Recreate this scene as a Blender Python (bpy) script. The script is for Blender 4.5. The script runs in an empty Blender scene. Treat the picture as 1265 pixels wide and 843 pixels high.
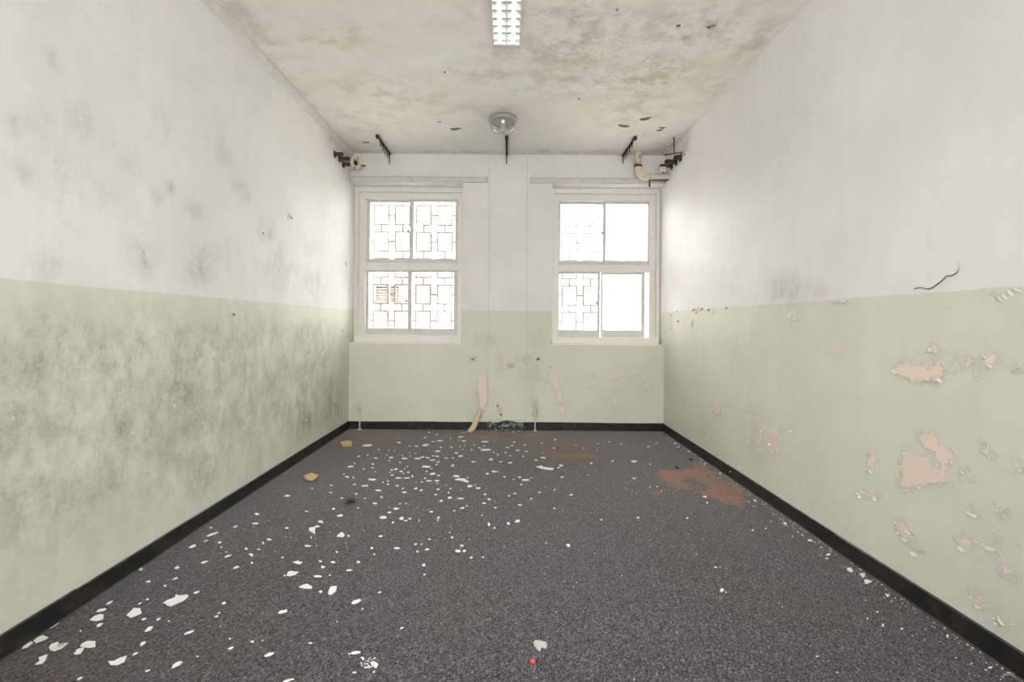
import bpy, bmesh, math, random
import numpy as np
from mathutils import Vector, Matrix, noise as mnoise
random.seed(7)
SC = bpy.context.scene
COL = SC.collection

# ------------------------------------------------------------------ camera
F, CX, CY, ROLL = 560.0, 626.0, 400.0, 0.00785      # focal length and vanishing point in pixels of the 1265x843 frame
W, CEIL, H, D = 1.653, 2.895, 1.118, 4.76           # half width, ceiling height, eye height, back wall distance
YW = 4.93                                           # window plane inside the recess
REAR = -0.9
TUBE = 1.6                                          # glow of the ceiling light tubes
cam = bpy.data.cameras.new('camera')
cam.sensor_width = 36.0
cam.sensor_fit = 'HORIZONTAL'
cam.lens = F / 1265 * 36
cam.shift_x = (632.5 - CX) / 1265
cam.shift_y = (CY - 421.5) / 1265
cam.clip_start = 0.02
camo = bpy.data.objects.new('camera', cam)
camo.matrix_world = Matrix.Translation((0, 0, H)) @ Matrix.Rotation(math.pi / 2, 4, 'X') @ Matrix.Rotation(ROLL, 4, 'Z')
COL.objects.link(camo)
SC.camera = camo

# ------------------------------------------------------------------ world, exposure
SC.view_settings.view_transform = 'Standard'
SC.view_settings.look = 'None'
SC.view_settings.gamma = 1.0
SC.view_settings.use_curve_mapping = False
SC.view_settings.exposure = 1.24
world = bpy.data.worlds.new('overcast_sky')
world.use_nodes = True
bg = world.node_tree.nodes['Background']
bg.inputs[0].default_value = (1.0, 0.99, 0.98, 1)
SKY = 4.6                                           # luminance at the horizon; an overcast sky (CIE) is three times as bright overhead
wt = world.node_tree
wz_ = wt.nodes.new('ShaderNodeSeparateXYZ'); wm1 = wt.nodes.new('ShaderNodeMath'); wm2 = wt.nodes.new('ShaderNodeMath'); wtc = wt.nodes.new('ShaderNodeTexCoord')
wm1.operation, wm2.operation = 'MAXIMUM', 'MULTIPLY_ADD'
wt.links.new(wtc.outputs['Generated'], wz_.inputs[0]); wt.links.new(wz_.outputs[2], wm1.inputs[0]); wm1.inputs[1].default_value = 0.0
wt.links.new(wm1.outputs[0], wm2.inputs[0]); wm2.inputs[1].default_value = 2 * SKY; wm2.inputs[2].default_value = SKY
wt.links.new(wm2.outputs[0], bg.inputs[1])
SC.world = world


def portal(name, loc, rot, sx, sz):
    l = bpy.data.lights.new(name, 'AREA')
    l.shape = 'RECTANGLE'
    l.size, l.size_y = sx, sz
    l.cycles.is_portal = True
    o = bpy.data.objects.new(name, l)
    o.location, o.rotation_euler = loc, rot
    COL.objects.link(o)


portal('sky_portal_a', (-1.06, 5.03, 1.72), (-math.pi / 2, 0, 0), 1.15, 1.64)
portal('sky_portal_b', (1.06, 5.03, 1.72), (-math.pi / 2, 0, 0), 1.15, 1.64)
portal('sky_portal_c', (0, REAR - 0.1, 1.64), (math.pi / 2, 0, 0), 2.25, 1.75)

# ------------------------------------------------------------------ helpers


def unroll(px, py):
    dx, dy = px - CX, py - CY
    return dx + dy * ROLL, dy - dx * ROLL


def floor_pt(px, py, z=0.0):
    x, y = unroll(px, py)
    Y = (H - z) * F / y
    return Vector((x * Y / F, Y, z))


def ceil_pt(px, py):
    x, y = unroll(px, py)
    Y = (CEIL - H) * F / -y
    return Vector((x * Y / F, Y, CEIL))


def wall_pt(px, py):                       # side walls, picked by the side of the vanishing point
    x, y = unroll(px, py)
    X = W if x > 0 else -W
    Y = X * F / x
    return Vector((X, Y, H - y * Y / F))


def back_pt(px, py, Y=D):
    x, y = unroll(px, py)
    return Vector((x * Y / F, Y, H - y * Y / F))


def tag(o, label=None, cat=None, group=None, kind=None):
    if label: o['label'] = label
    if cat: o['category'] = cat
    if group: o['group'] = group
    if kind: o['kind'] = kind
    return o


def empty(name, loc=(0, 0, 0), parent=None):
    o = bpy.data.objects.new(name, None)
    o.location = loc
    o.empty_display_size = 0.05
    COL.objects.link(o)
    if parent: o.parent = parent
    return o


def link(name, me, mat=None, parent=None, loc=None, smooth=False):
    if mat and not me.materials: me.materials.append(mat)
    if smooth:
        me.polygons.foreach_set('use_smooth', [True] * len(me.polygons))
    o = bpy.data.objects.new(name, me)
    COL.objects.link(o)
    if parent:
        o.parent = parent
        if loc is None: o.location = -parent.location   # mesh data in world coordinates
    if loc is not None: o.location = loc
    return o


class MB:
    """collects boxes, tubes, lathes into one mesh (world coordinates unless stated)"""
    def __init__(s): s.bm = bmesh.new()

    def box(s, a, b, bev=0.0):
        a, b = Vector(a), Vector(b)
        lo = Vector(map(min, a, b)); hi = Vector(map(max, a, b))
        m = Matrix.Translation((lo + hi) / 2) @ Matrix.Diagonal((*(hi - lo), 1))
        r = bmesh.ops.create_cube(s.bm, size=1, matrix=m)
        if bev:
            es = list({e for v in r['verts'] for e in v.link_edges})
            bmesh.ops.bevel(s.bm, geom=es, offset=bev, segments=1, affect='EDGES')
        return s

    def tube(s, pts, r, n=12, cap=True):
        pts = [Vector(p) for p in pts]
        rs = r if isinstance(r, (list, tuple)) else [r] * len(pts)
        rings = []
        up = None
        for i, p in enumerate(pts):
            t = (pts[min(i + 1, len(pts) - 1)] - pts[max(i - 1, 0)]).normalized()
            if up is None:
                up = Vector((0, 0, 1)) if abs(t.z) < .9 else Vector((1, 0, 0))
            u = (up - t * up.dot(t)).normalized(); v = t.cross(u); up = u
            rings.append([s.bm.verts.new(p + (u * math.cos(a) + v * math.sin(a)) * rs[i])
                          for a in [2 * math.pi * k / n for k in range(n)]])
        for A, B in zip(rings, rings[1:]):
            for k in range(n):
                s.bm.faces.new((A[k], A[(k + 1) % n], B[(k + 1) % n], B[k]))
        if cap:
            s.bm.faces.new(rings[0][::-1]); s.bm.faces.new(rings[-1])
        return s

    def lathe(s, prof, origin, n=28):
        """prof: (radius, z) from one end to the other, about the vertical through origin"""
        o = Vector(origin)
        rings = []
        for r, z in prof:
            if r < 1e-5: rings.append([s.bm.verts.new(o + Vector((0, 0, z)))])
            else: rings.append([s.bm.verts.new(o + Vector((r * math.cos(2 * math.pi * k / n), r * math.sin(2 * math.pi * k / n), z))) for k in range(n)])
        for A, B in zip(rings, rings[1:]):
            for k in range(n):
                k2 = (k + 1) % n
                if len(A) == 1 and len(B) == 1: continue
                if len(A) == 1: s.bm.faces.new((A[0], B[k2], B[k]))
                elif len(B) == 1: s.bm.faces.new((A[k], A[k2], B[0]))
                else: s.bm.faces.new((A[k], A[k2], B[k2], B[k]))
        return s

    def mesh(s, name):
        bmesh.ops.recalc_face_normals(s.bm, faces=s.bm.faces)
        me = bpy.data.meshes.new(name)
        s.bm.to_mesh(me); s.bm.free()
        return me

    def build(s, name, mat, parent=None, smooth=False, loc=None):
        return link(name, s.mesh(name), mat, parent, loc, smooth)


# ------------------------------------------------------------------ node materials
class NT:
    def __init__(s, name):
        s.mat = bpy.data.materials.new(name)
        s.mat.use_nodes = True
        s.t = s.mat.node_tree
        s.b = s.t.nodes['Principled BSDF']
        s.out = s.t.nodes['Material Output']

    def n(s, typ, _out=0, _props=None, **ins):
        nd = s.t.nodes.new('ShaderNode' + typ)
        for k, v in (_props or {}).items(): setattr(nd, k, v)
        for k, v in ins.items():
            key = int(k[1:]) if k[0] == 'i' and k[1:].isdigit() else k
            s.set(nd.inputs[key], v)
        return nd.outputs[_out]

    def set(s, sock, v):
        if isinstance(v, bpy.types.NodeSocket): s.t.links.new(v, sock)
        elif isinstance(v, tuple) and len(v) == 3 and sock.type == 'RGBA': sock.default_value = (*v, 1)
        else: sock.default_value = v

    def pos(s): return s.n('NewGeometry')
    def attr(s, a): return s.n('Attribute', 2, {'attribute_name': a})
    def math(s, op, a, b=0.0, c=0.0, clamp=False): return s.n('Math', 0, {'operation': op, 'use_clamp': clamp}, i0=a, i1=b, i2=c)
    def noise(s, vec, scale, detail=4.0, rough=.55, out=0, dist=0.0): return s.n('TexNoise', out, None, Vector=vec, Scale=scale, Detail=detail, Roughness=rough, Distortion=dist)
    def ramp(s, v, lo, hi, a=0.0, b=1.0, smooth=True):
        return s.n('MapRange', 0, {'interpolation_type': 'SMOOTHSTEP' if smooth else 'LINEAR'}, i0=v, i1=lo, i2=hi, i3=a, i4=b)
    def mix(s, f, a, b, blend='MIX'):
        nd = s.t.nodes.new('ShaderNodeMix'); nd.data_type = 'RGBA'; nd.blend_type = blend
        s.set(nd.inputs[0], f); s.set(nd.inputs[6], a); s.set(nd.inputs[7], b)
        return nd.outputs[2]
    def scalev(s, vec, v): return s.n('VectorMath', 0, {'operation': 'MULTIPLY'}, i0=vec, i1=v)
    def bump(s, h, strength, dist, normal=None):
        ins = dict(Strength=strength, Distance=dist, Height=h)
        if normal is not None: ins['Normal'] = normal
        return s.n('Bump', 0, None, **ins)
    def done(s, color, rough=.6, normal=None, metal=0.0, spec=.5):
        s.set(s.b.inputs['Base Color'], color); s.set(s.b.inputs['Roughness'], rough)
        s.set(s.b.inputs['Metallic'], metal); s.set(s.b.inputs['Specular IOR Level'], spec)
        if normal is not None: s.set(s.b.inputs['Normal'], normal)
        return s.mat


DADO = 1.252
WHITE = (0.825, 0.797, 0.785)
GREEN = (0.69, 0.687, 0.592)
PINK = (0.80, 0.645, 0.54)
MOULD = (0.285, 0.25, 0.21)


def wall_material(name, mould=1.0, ambient=0.0, white=WHITE, green=GREEN, rough=.5):
    """two-tone painted plaster: white over a green dado; peel = attribute, signed distance to the
    bare pink undercoat; mould = attribute, how much mildew grows there"""
    m = NT(name)
    p = m.pos()
    z = m.n('SeparateXYZ', 2, None, Vector=p)
    wob = m.math('MULTIPLY', m.math('SUBTRACT', m.noise(p, 9, 3), .5), .016)
    dado = m.ramp(m.math('ADD', z, wob), DADO - .003, DADO + .003, 1, 0)
    col = m.mix(dado, white, green)
    # roller marks and uneven paint
    blot = m.ramp(m.noise(p, 1.7, 5, .6), .3, .7, .95, 1.03)
    streak = m.ramp(m.noise(m.scalev(p, (22, 22, 1.0)), 1, 4, .6), .25, .75, .985, 1.012)
    col = m.mix(1.0, col, m.n('CombineXYZ', 0, None, X=m.math('MULTIPLY', blot, streak), Y=m.math('MULTIPLY', blot, streak), Z=m.math('MULTIPLY', blot, streak)), 'MULTIPLY')
    # mildew: cloudy patches made of fine speckle
    md = m.math('ADD', m.math('MULTIPLY', m.attr('mould'), mould), ambient)
    cloud = m.ramp(m.noise(m.scalev(p, (1, 1, .8)), 3.6, 8, .7), .36, .62)
    mid = m.ramp(m.noise(m.scalev(p, (1, 1, .65)), 12, 8, .74), .40, .64)
    spk = m.ramp(m.noise(p, 60, 5, .75), .32, .62, .55, 1.0)
    f = m.math('MULTIPLY', m.math('MULTIPLY', md, m.math('ADD', m.math('MULTIPLY', cloud, .5), m.math('MULTIPLY', mid, .6))), spk, clamp=True)
    col = m.mix(m.math('MINIMUM', f, .8), col, MOULD)
    # brown damp stains
    st = m.math('MULTIPLY', m.attr('stain'), m.ramp(m.noise(p, 11, 5, .65), .3, .62), clamp=True)
    col = m.mix(st, col, (0.30, 0.17, 0.10))
    # peeled paint
    pe = m.math('ADD', m.attr('peel'), m.math('MULTIPLY', m.math('SUBTRACT', m.noise(p, 42, 6, .72), .5), .075))
    bare = m.ramp(pe, -.0015, .0015)
    col = m.mix(bare, col, m.mix(m.noise(p, 25, 3), PINK, (0.82, 0.69, 0.595)))
    rim = m.math('MULTIPLY', m.math('MULTIPLY', m.ramp(pe, -.009, -.003), m.math('SUBTRACT', 1.0, bare)), m.ramp(m.noise(p, 30, 3), .42, .6, 0, .75))
    col = m.mix(rim, col, (0.80, 0.80, 0.74))
    lift = m.ramp(pe, -.022, .0, 0, 1)
    relief = m.math('SUBTRACT', m.math('MULTIPLY', lift, .0022), m.math('MULTIPLY', bare, .0042))
    fine = m.math('ADD', m.math('MULTIPLY', m.noise(p, 6, 4), .006), m.math('MULTIPLY', m.noise(p, 55, 3), .0009))
    nrm = m.bump(m.math('ADD', relief, fine), .8, 1.0)
    r = m.math('ADD', m.math('MULTIPLY', m.noise(p, 12, 3), .15), m.math('SUBTRACT', rough, m.math('MULTIPLY', dado, .08)))
    return m.done(col, r, nrm, spec=.4)


def ceiling_material():
    m = NT('stained_ceiling_paint')
    p = m.pos()
    col = m.mix(m.ramp(m.noise(p, 1.4, 5, .6), .3, .7), (0.81, 0.765, 0.71), (0.855, 0.82, 0.78))
    a = m.attr('stain')
    cloud = m.ramp(m.noise(m.scalev(p, (1, 1.15, 1)), 5.5, 7, .64), .42, .62)
    f = m.math('MULTIPLY', m.math('ADD', m.math('MULTIPLY', a, .46), .05), cloud, clamp=True)
    col = m.mix(f, col, (0.40, 0.32, 0.245))
    md = m.math('MULTIPLY', m.attr('mould'), m.ramp(m.noise(p, 26, 5, .7), .47, .64), clamp=True)
    col = m.mix(md, col, (0.20, 0.175, 0.15))
    ring = m.ramp(m.math('ABSOLUTE', m.math('SUBTRACT', m.noise(p, 6, 6, .65), .5)), 0.0, .014, .12, 0)
    col = m.mix(m.math('MULTIPLY', ring, m.math('ADD', a, .15), clamp=True), col, (0.25, 0.18, 0.12))
    h = m.math('ADD', m.math('MULTIPLY', m.noise(p, 5, 4), .008), m.math('MULTIPLY', m.noise(p, 40, 4), .0015))
    return m.done(col, .75, m.bump(h, .8, 1.0), spec=.3)


def carpet_material():
    m = NT('speckled_grey_carpet')
    p = m.pos()
    q = m.n('VectorRotate', 0, {'rotation_type': 'Z_AXIS'}, Vector=p, Angle=.5)
    v1 = m.n('SeparateXYZ', 0, None, Vector=m.n('TexVoronoi', 1, None, Vector=m.scalev(q, (300, 130, 1)), Scale=1.0))
    v2 = m.n('SeparateXYZ', 0, None, Vector=m.n('TexVoronoi', 1, None, Vector=m.scalev(p, (180, 260, 1)), Scale=1.0))
    n1 = m.noise(m.scalev(q, (170, 75, 1)), 1, 2, .6)
    n2 = m.noise(m.scalev(p, (70, 120, 1)), 1, 2, .6)
    sp = m.math('ADD', m.math('ADD', m.math('MULTIPLY', v1, .45), m.math('MULTIPLY', v2, .35)), m.math('MULTIPLY', n2, .2))
    col = m.mix(m.ramp(sp, .15, .85, smooth=False), (0.004, 0.004, 0.006), (0.135, 0.127, 0.146))
    tint = m.ramp(m.noise(p, 1.6, 4), .35, .65)
    col = m.mix(m.math('MULTIPLY', tint, .55), col, m.mix(1.0, col, (1.0, .93, .84), 'MULTIPLY'))
    hair = m.ramp(v1, .90, .96, 0, .4)
    col = m.mix(hair, col, (0.30, 0.28, 0.27))
    # rust and damp
    ru = m.math('ADD', m.attr('rust'), m.math('MULTIPLY', m.math('SUBTRACT', m.noise(p, 14, 5, .65), .5), .22))
    f = m.math('MULTIPLY', m.ramp(ru, -.035, .04), m.math('MULTIPLY', m.ramp(n2, .25, .6, .65, 1.0), m.ramp(v2, 0, 1, .6, 1.0)))
    col = m.mix(f, col, m.mix(v1, (0.14, 0.055, 0.026), (0.42, 0.20, 0.11)))
    di = m.math('MULTIPLY', m.attr('dirt'), m.ramp(m.noise(p, 7, 6, .68), .30, .54), clamp=True)
    col = m.mix(di, col, m.mix(n1, (0.050, 0.024, 0.011), (0.20, 0.10, 0.055)))
    m.set(m.b.inputs['Sheen Weight'], .55); m.set(m.b.inputs['Sheen Roughness'], .30)
    return m.done(col, .85, m.bump(m.math('MULTIPLY', n2, .0012), .5, 1.0), spec=.15)


def simple(name, c, rough=.5, metal=0.0, var=.12, scale=30, bump=.0006, spec=.5, c2=None, lo=.45, hi=.6):
    m = NT(name)
    p = m.pos()
    k = m.noise(p, scale, 4, .6)
    dark = tuple(v * (1 - var) for v in c)
    col = m.mix(m.ramp(k, .3, .7), dark, c)
    if c2: col = m.mix(m.ramp(m.noise(p, scale * .6, 5, .65), lo, hi), col, c2)
    return m.done(col, rough, m.bump(k, .6, bump), metal, spec)


def glass_material(name, haze=0.0):
    m = NT(name)
    p = m.pos()
    tr = m.n('BsdfTransparent', 0, None, Color=(0.96, 0.97, 0.96))
    gl = m.n('BsdfGlossy', 0, None, Color=(1, 1, 1), Roughness=.02)
    fr = m.n('Fresnel', 0, None, IOR=1.45)
    mx = m.n('MixShader', 0, None, i0=fr, i1=tr, i2=gl)
    tl = m.n('BsdfTranslucent', 0, None, Color=(0.85, 0.85, 0.83))
    dirt = m.math('MULTIPLY', m.ramp(m.noise(p, 5, 5, .6), .25, .7, .6, 1.0), haze)
    m.t.links.new(m.n('MixShader', 0, None, i0=dirt, i1=mx, i2=tl), m.out.inputs[0])
    m.t.nodes.remove(m.b)
    return m.mat


M = dict(
    left=wall_material('mildewed_wall_paint', mould=1.0, ambient=.06, rough=.6),
    right=wall_material('peeling_wall_paint', mould=.8, ambient=.0, rough=.5),
    back=wall_material('window_wall_paint', mould=.9, ambient=.03, rough=.55),
    ceiling=ceiling_material(),
    carpet=carpet_material(),
    vinyl=simple('black_vinyl_skirting', (0.012, 0.012, 0.013), .38, var=.3, scale=18, bump=.0015, c2=(0.03, 0.026, 0.022)),
    timber=simple('cream_painted_timber', (0.84, 0.80, 0.755), .45, var=.06, scale=20, c2=(0.66, 0.54, 0.44), lo=.66, hi=.74),
    alu=simple('dull_aluminium', (0.66, 0.65, 0.625), .5, 0.0, var=.08, scale=25),
    latch=simple('worn_latch_metal', (0.20, 0.17, 0.14), .5, .6),
    glass=glass_material('window_glass', .0),
    dusty=glass_material('dusty_window_glass', .10),
    hazy=glass_material('hazy_window_glass', .045),
    grille=simple('grille_paint', (0.16, 0.14, 0.13), .6),
    iron=simple('dark_iron', (0.045, 0.045, 0.040), .6, .5, var=.4, c2=(0.11, 0.10, 0.08)),
    rust=simple('rusty_iron', (0.115, 0.052, 0.032), .85, var=.5, scale=40, c2=(0.035, 0.024, 0.020)),
    pipe=simple('cream_pipe_rusting', (0.74, 0.66, 0.53), .5, var=.08, scale=26, c2=(0.40, 0.20, 0.08), lo=.53, hi=.63),
    pipe_white=simple('white_pipe_paint', (0.72, 0.68, 0.62), .5, var=.1, scale=26, c2=(0.34, 0.20, 0.12), lo=.66, hi=.78),
    joint_shade=simple('joint_groove_shade', (0.60, 0.57, 0.53), .8, var=.25, scale=18),
    hole=simple('pipe_bore', (0.05, 0.03, 0.015), .9),
    batten=simple('painted_batten', (0.70, 0.665, 0.625), .55, var=.12, scale=14, c2=(0.42, 0.39, 0.355), lo=.62, hi=.72),
    chip=simple('white_paint_chip', (0.75, 0.755, 0.715), .6, var=.06, scale=60, bump=.0004),
    chip_orange=simple('orange_undercoat', (0.62, 0.30, 0.15), .7, var=.3, scale=90),
    flake=simple('curled_paint_flake', (0.66, 0.68, 0.585), .5, var=.1, scale=50),
    flake_white=simple('curled_white_paint', (0.74, 0.735, 0.675), .5, var=.12, scale=50),
    flake_dark=simple('dirty_flake_and_crack_shade', (0.24, 0.19, 0.155), .8, var=.3, scale=60),
    pinkflake=simple('pink_flake', (0.68, 0.46, 0.33), .7, var=.1, scale=60),
    strip=simple('tan_wallpaper_strip', (0.66, 0.52, 0.36), .6, var=.15, scale=40),
    lump=simple('tan_crumbling_lump', (0.60, 0.44, 0.23), .85, var=.35, scale=45, bump=.004, c2=(0.16, 0.10, 0.05), lo=.6, hi=.75),
    leaf=simple('brown_dry_leaf', (0.12, 0.065, 0.035), .8, var=.5, scale=60, c2=(0.42, 0.33, 0.22), lo=.58, hi=.66),
    black=simple('black_scrap', (0.018, 0.015, 0.014), .6),
    grey=simple('grey_scrap', (0.50, 0.49, 0.46), .7, var=.35, scale=120),
    red=simple('red_plastic', (0.75, 0.06, 0.05), .4),
    straw=simple('dry_straw', (0.38, 0.28, 0.18), .8),
    film=simple('black_plastic_film', (0.030, 0.033, 0.040), .18, var=.3, scale=50, bump=.006),
    fitting=simple('beige_light_housing', (0.66, 0.605, 0.55), .5, var=.08),
    louvre=simple('bright_louvre_aluminium', (0.86, 0.87, 0.88), .25, .75, var=.04),
    base=simple('grey_lamp_gallery', (0.40, 0.405, 0.40), .45, .3, var=.2),
    concrete=simple('pale_paving', (0.50, 0.48, 0.45), .9, scale=3),
    facade=simple('pale_render', (0.6, 0.58, 0.54), .9, scale=3),
    shutter=simple('weathered_shutter_paint', (0.13, 0.115, 0.105), .7),
    coping=simple('coping_stone', (0.3, 0.28, 0.26), .8),
)

# ------------------------------------------------------------------ fields written on the big surfaces


def sdf_polys(P, polys):
    """P (n,2) points; signed distance, positive inside, to the union of polygons"""
    best = np.full(len(P), -1.0)
    for poly in polys:
        V = np.array(poly, float)
        lo, hi = V.min(0) - .3, V.max(0) + .3
        idx = np.where(((P > lo) & (P < hi)).all(1))[0]
        if not len(idx): continue
        Q = P[idx]
        d = np.full(len(Q), 9.0); inside = np.zeros(len(Q), bool)
        for a, b in zip(V, np.roll(V, -1, 0)):
            ab = b - a
            t = np.clip(((Q - a) @ ab) / max(ab @ ab, 1e-12), 0, 1)
            d = np.minimum(d, np.hypot(*(Q - a - t[:, None] * ab).T))
            c = (a[1] > Q[:, 1]) != (b[1] > Q[:, 1])
            with np.errstate(divide='ignore', invalid='ignore'):
                xi = a[0] + (Q[:, 1] - a[1]) / (b[1] - a[1]) * ab[0]
            inside ^= c & (Q[:, 0] < xi)
        best[idx] = np.maximum(best[idx], np.where(inside, d, -d))
    return best


def blobs(P, lst):
    f = np.zeros(len(P))
    for (cx, cy, rx, ry, a) in lst:
        f = np.maximum(f, a * np.exp(-(((P[:, 0] - cx) / rx) ** 2 + ((P[:, 1] - cy) / ry) ** 2)))
    return f


def axis(a, b, step, breaks=()):
    ks = sorted({round(v, 5) for v in (a, b, *breaks)})
    out = []
    for u, v in zip(ks, ks[1:]):
        n = max(1, round((v - u) / step))
        out += [u + (v - u) * i / n for i in range(n)]
    return out + [ks[-1]]


def grid(name, us, vs, to3d, mat, fields, skip=None, extra=None, flip=False):
    """a gridded surface; fields: attribute name -> values at the (u, v) points; extra: more quads (no field)"""
    nu, nv = len(us), len(vs)
    U, V = np.meshgrid(us, vs, indexing='ij')
    P = np.stack([U.ravel(), V.ravel()], 1)
    verts = [to3d(u, v) for u, v in P]
    faces = []
    for i in range(nu - 1):
        for j in range(nv - 1):
            if skip and skip((us[i] + us[i + 1]) / 2, (vs[j] + vs[j + 1]) / 2): continue
            q = (i * nv + j, (i + 1) * nv + j, (i + 1) * nv + j + 1, i * nv + j + 1)
            faces.append(q[::-1] if flip else q)
    n0 = len(verts)
    for q in extra or []:
        k = len(verts); verts += [tuple(v) for v in q]; faces.append((k, k + 1, k + 2, k + 3))
    me = bpy.data.meshes.new(name)
    me.from_pydata(verts, [], faces)
    for a in ('peel', 'mould', 'stain', 'rust', 'dirt'):
        if a not in fields: continue
        f = np.concatenate([fields[a](P), np.full(len(verts) - n0, -1.0 if a in ('peel', 'rust') else 0.0)])
        me.attributes.new(a, 'FLOAT', 'POINT').data.foreach_set('value', f.astype(np.float32))
    me.polygons.foreach_set('use_smooth', [True] * len(faces))
    o = link(name, me, mat)
    return tag(o, kind='structure')


def zpoly(ox, oy, s, pts, conv):
    """outline picked in an enlarged crop with corner (ox, oy) and scale s"""
    return [conv(ox + x / s, oy + y / s) for x, y in pts]


def boxq(a, b):
    """six quads of a box"""
    (x0, y0, z0), (x1, y1, z1) = a, b
    v = [(x, y, z) for x in (x0, x1) for y in (y0, y1) for z in (z0, z1)]
    return [[v[i] for i in q] for q in ((0, 1, 3, 2), (4, 6, 7, 5), (0, 4, 5, 1), (2, 3, 7, 6), (0, 2, 6, 4), (1, 5, 7, 3))]


sw = lambda px, py: tuple(wall_pt(px, py)[1:])                  # (Y, Z) on a side wall
bw = lambda px, py: tuple(back_pt(px, py)[i] for i in (0, 2))   # (X, Z) on the back wall
fl = lambda px, py: tuple(floor_pt(px, py)[:2])
ce = lambda px, py: tuple(ceil_pt(px, py)[:2])


def around(px, py, rx, ry, conv):                              # small irregular polygon of a peeled spot, radii in pixels
    rnd = random.Random(int(px * 7 + py * 13))
    return [conv(px + rx * math.cos(a) * rnd.uniform(.6, 1.1), py + ry * math.sin(a) * rnd.uniform(.6, 1.1))
            for a in [k * math.pi / 4 for k in range(8)]]


# --- floor
rust_polys = [zpoly(760, 540, 7.022, [(360, 300), (420, 282), (560, 292), (640, 270), (700, 215), (760, 230), (850, 300), (1000, 400), (1120, 480),
                                      (1120, 590), (1070, 612), (960, 575), (820, 530), (740, 480), (790, 440), (800, 410), (760, 388), (650, 355), (580, 345), (600, 390), (690, 440), (620, 455), (480, 435), (400, 370)], fl),
              around(810, 609, 5, 2.2, fl), zpoly(680, 525, 8.427, [(0, 300), (130, 290), (470, 315), (440, 350), (120, 345), (0, 335)], fl),
              zpoly(540, 525, 8.427, [(320, 105), (520, 112), (700, 130), (1000, 85), (1160, 70), (1100, 130), (800, 150), (520, 160), (330, 150)], fl)]
dirt_blobs = [(*fl(690, 552), .50, .35, .95), (*fl(625, 540), .6, .25, 1.0), (*fl(460, 541), .35, .28, .95), (*fl(425, 556), .15, .35, .6), (*fl(700, 565), .3, .16, .8),
              (*fl(560, 556), .28, .2, .6), (*fl(760, 560), .35, .3, .45), (*fl(480, 552), .14, .07, .6), (*fl(815, 596), .35, .3, .3),
              (*fl(980, 660), .08, .5, .35), (*fl(895, 600), .1, .5, .4), (*fl(60, 840), .3, .25, .2)]
dirt_blobs += [(random.uniform(-1.5, 1.5), random.uniform(.8, 4), random.uniform(.05, .2), random.uniform(.05, .2), random.uniform(.1, .25)) for _ in range(30)]
floor = grid('floor', axis(-W, W, .03), axis(REAR, D, .03), lambda u, v: (u, v, 0), M['carpet'],
             {'rust': lambda P: sdf_polys(P, rust_polys), 'dirt': lambda P: blobs(P, dirt_blobs)})

# --- ceiling
cb = [(*ce(460, 108), .30, .16, .9), (*ce(410, 48), .3, .12, .8), (*ce(440, 42), .2, .1, .7), (*ce(510, 122), .4, .12, .7), (*ce(610, 92), .4, .12, .8), (*ce(700, 98), .5, .25, .8),
      (*ce(800, 95), .35, .3, 1.0), (*ce(790, 130), .3, .4, .8), (*ce(730, 40), .4, .3, .8), (*ce(850, 35), .4, .25, .9), (*ce(930, 55), .12, .3, .9), (*ce(890, 100), .12, .4, .6),
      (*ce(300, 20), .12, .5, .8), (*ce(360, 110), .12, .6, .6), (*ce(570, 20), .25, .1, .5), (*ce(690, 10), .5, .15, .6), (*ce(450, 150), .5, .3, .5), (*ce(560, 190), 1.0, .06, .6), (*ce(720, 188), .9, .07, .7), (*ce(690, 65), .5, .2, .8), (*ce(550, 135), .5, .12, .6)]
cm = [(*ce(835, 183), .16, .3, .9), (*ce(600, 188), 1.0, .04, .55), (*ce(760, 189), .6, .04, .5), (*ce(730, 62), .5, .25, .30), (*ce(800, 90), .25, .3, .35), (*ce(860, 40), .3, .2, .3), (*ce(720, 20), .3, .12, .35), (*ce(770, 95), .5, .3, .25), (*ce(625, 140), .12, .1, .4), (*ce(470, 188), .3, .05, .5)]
ceiling = grid('ceiling', axis(-W, W, .04), axis(REAR, D, .04), lambda u, v: (u, v, CEIL), M['ceiling'],
               {'stain': lambda P: blobs(P, cb), 'mould': lambda P: blobs(P, cm)}, flip=True)

# --- left wall (mildew)
lm = []
rnd = random.Random(3)
for px, py, rx, ry, a in [(60, 470, 60, 40, .8), (150, 460, 40, 50, 1.0), (150, 520, 25, 30, 1.0), (260, 440, 60, 40, .9), (30, 430, 40, 30, .8), (110, 560, 60, 40, .8), (40, 610, 40, 40, .8), (250, 560, 30, 50, .9),
                          (200, 420, 70, 30, .7), (300, 500, 60, 60, .7), (330, 420, 40, 30, .6), (380, 470, 30, 60, .7), (410, 500, 14, 34, 1.1), (150, 600, 20, 25, .8), (255, 590, 18, 22, .8), (100, 640, 60, 30, .3), (20, 520, 20, 60, .8),
                          (375, 520, 22, 18, 1.0), (200, 500, 40, 60, .6), (70, 400, 60, 20, .5), (330, 550, 40, 30, .5), (300, 395, 60, 12, .4), (230, 480, 30, 30, 1.0), (125, 490, 18, 60, .7)]:
    y, z = sw(px, py); y2, _ = sw(px + rx * .7, py); _, z2 = sw(px, py - ry)
    lm.append((y, z, abs(y2 - y) + .05, abs(z2 - z) + .03, a * .9))
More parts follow.
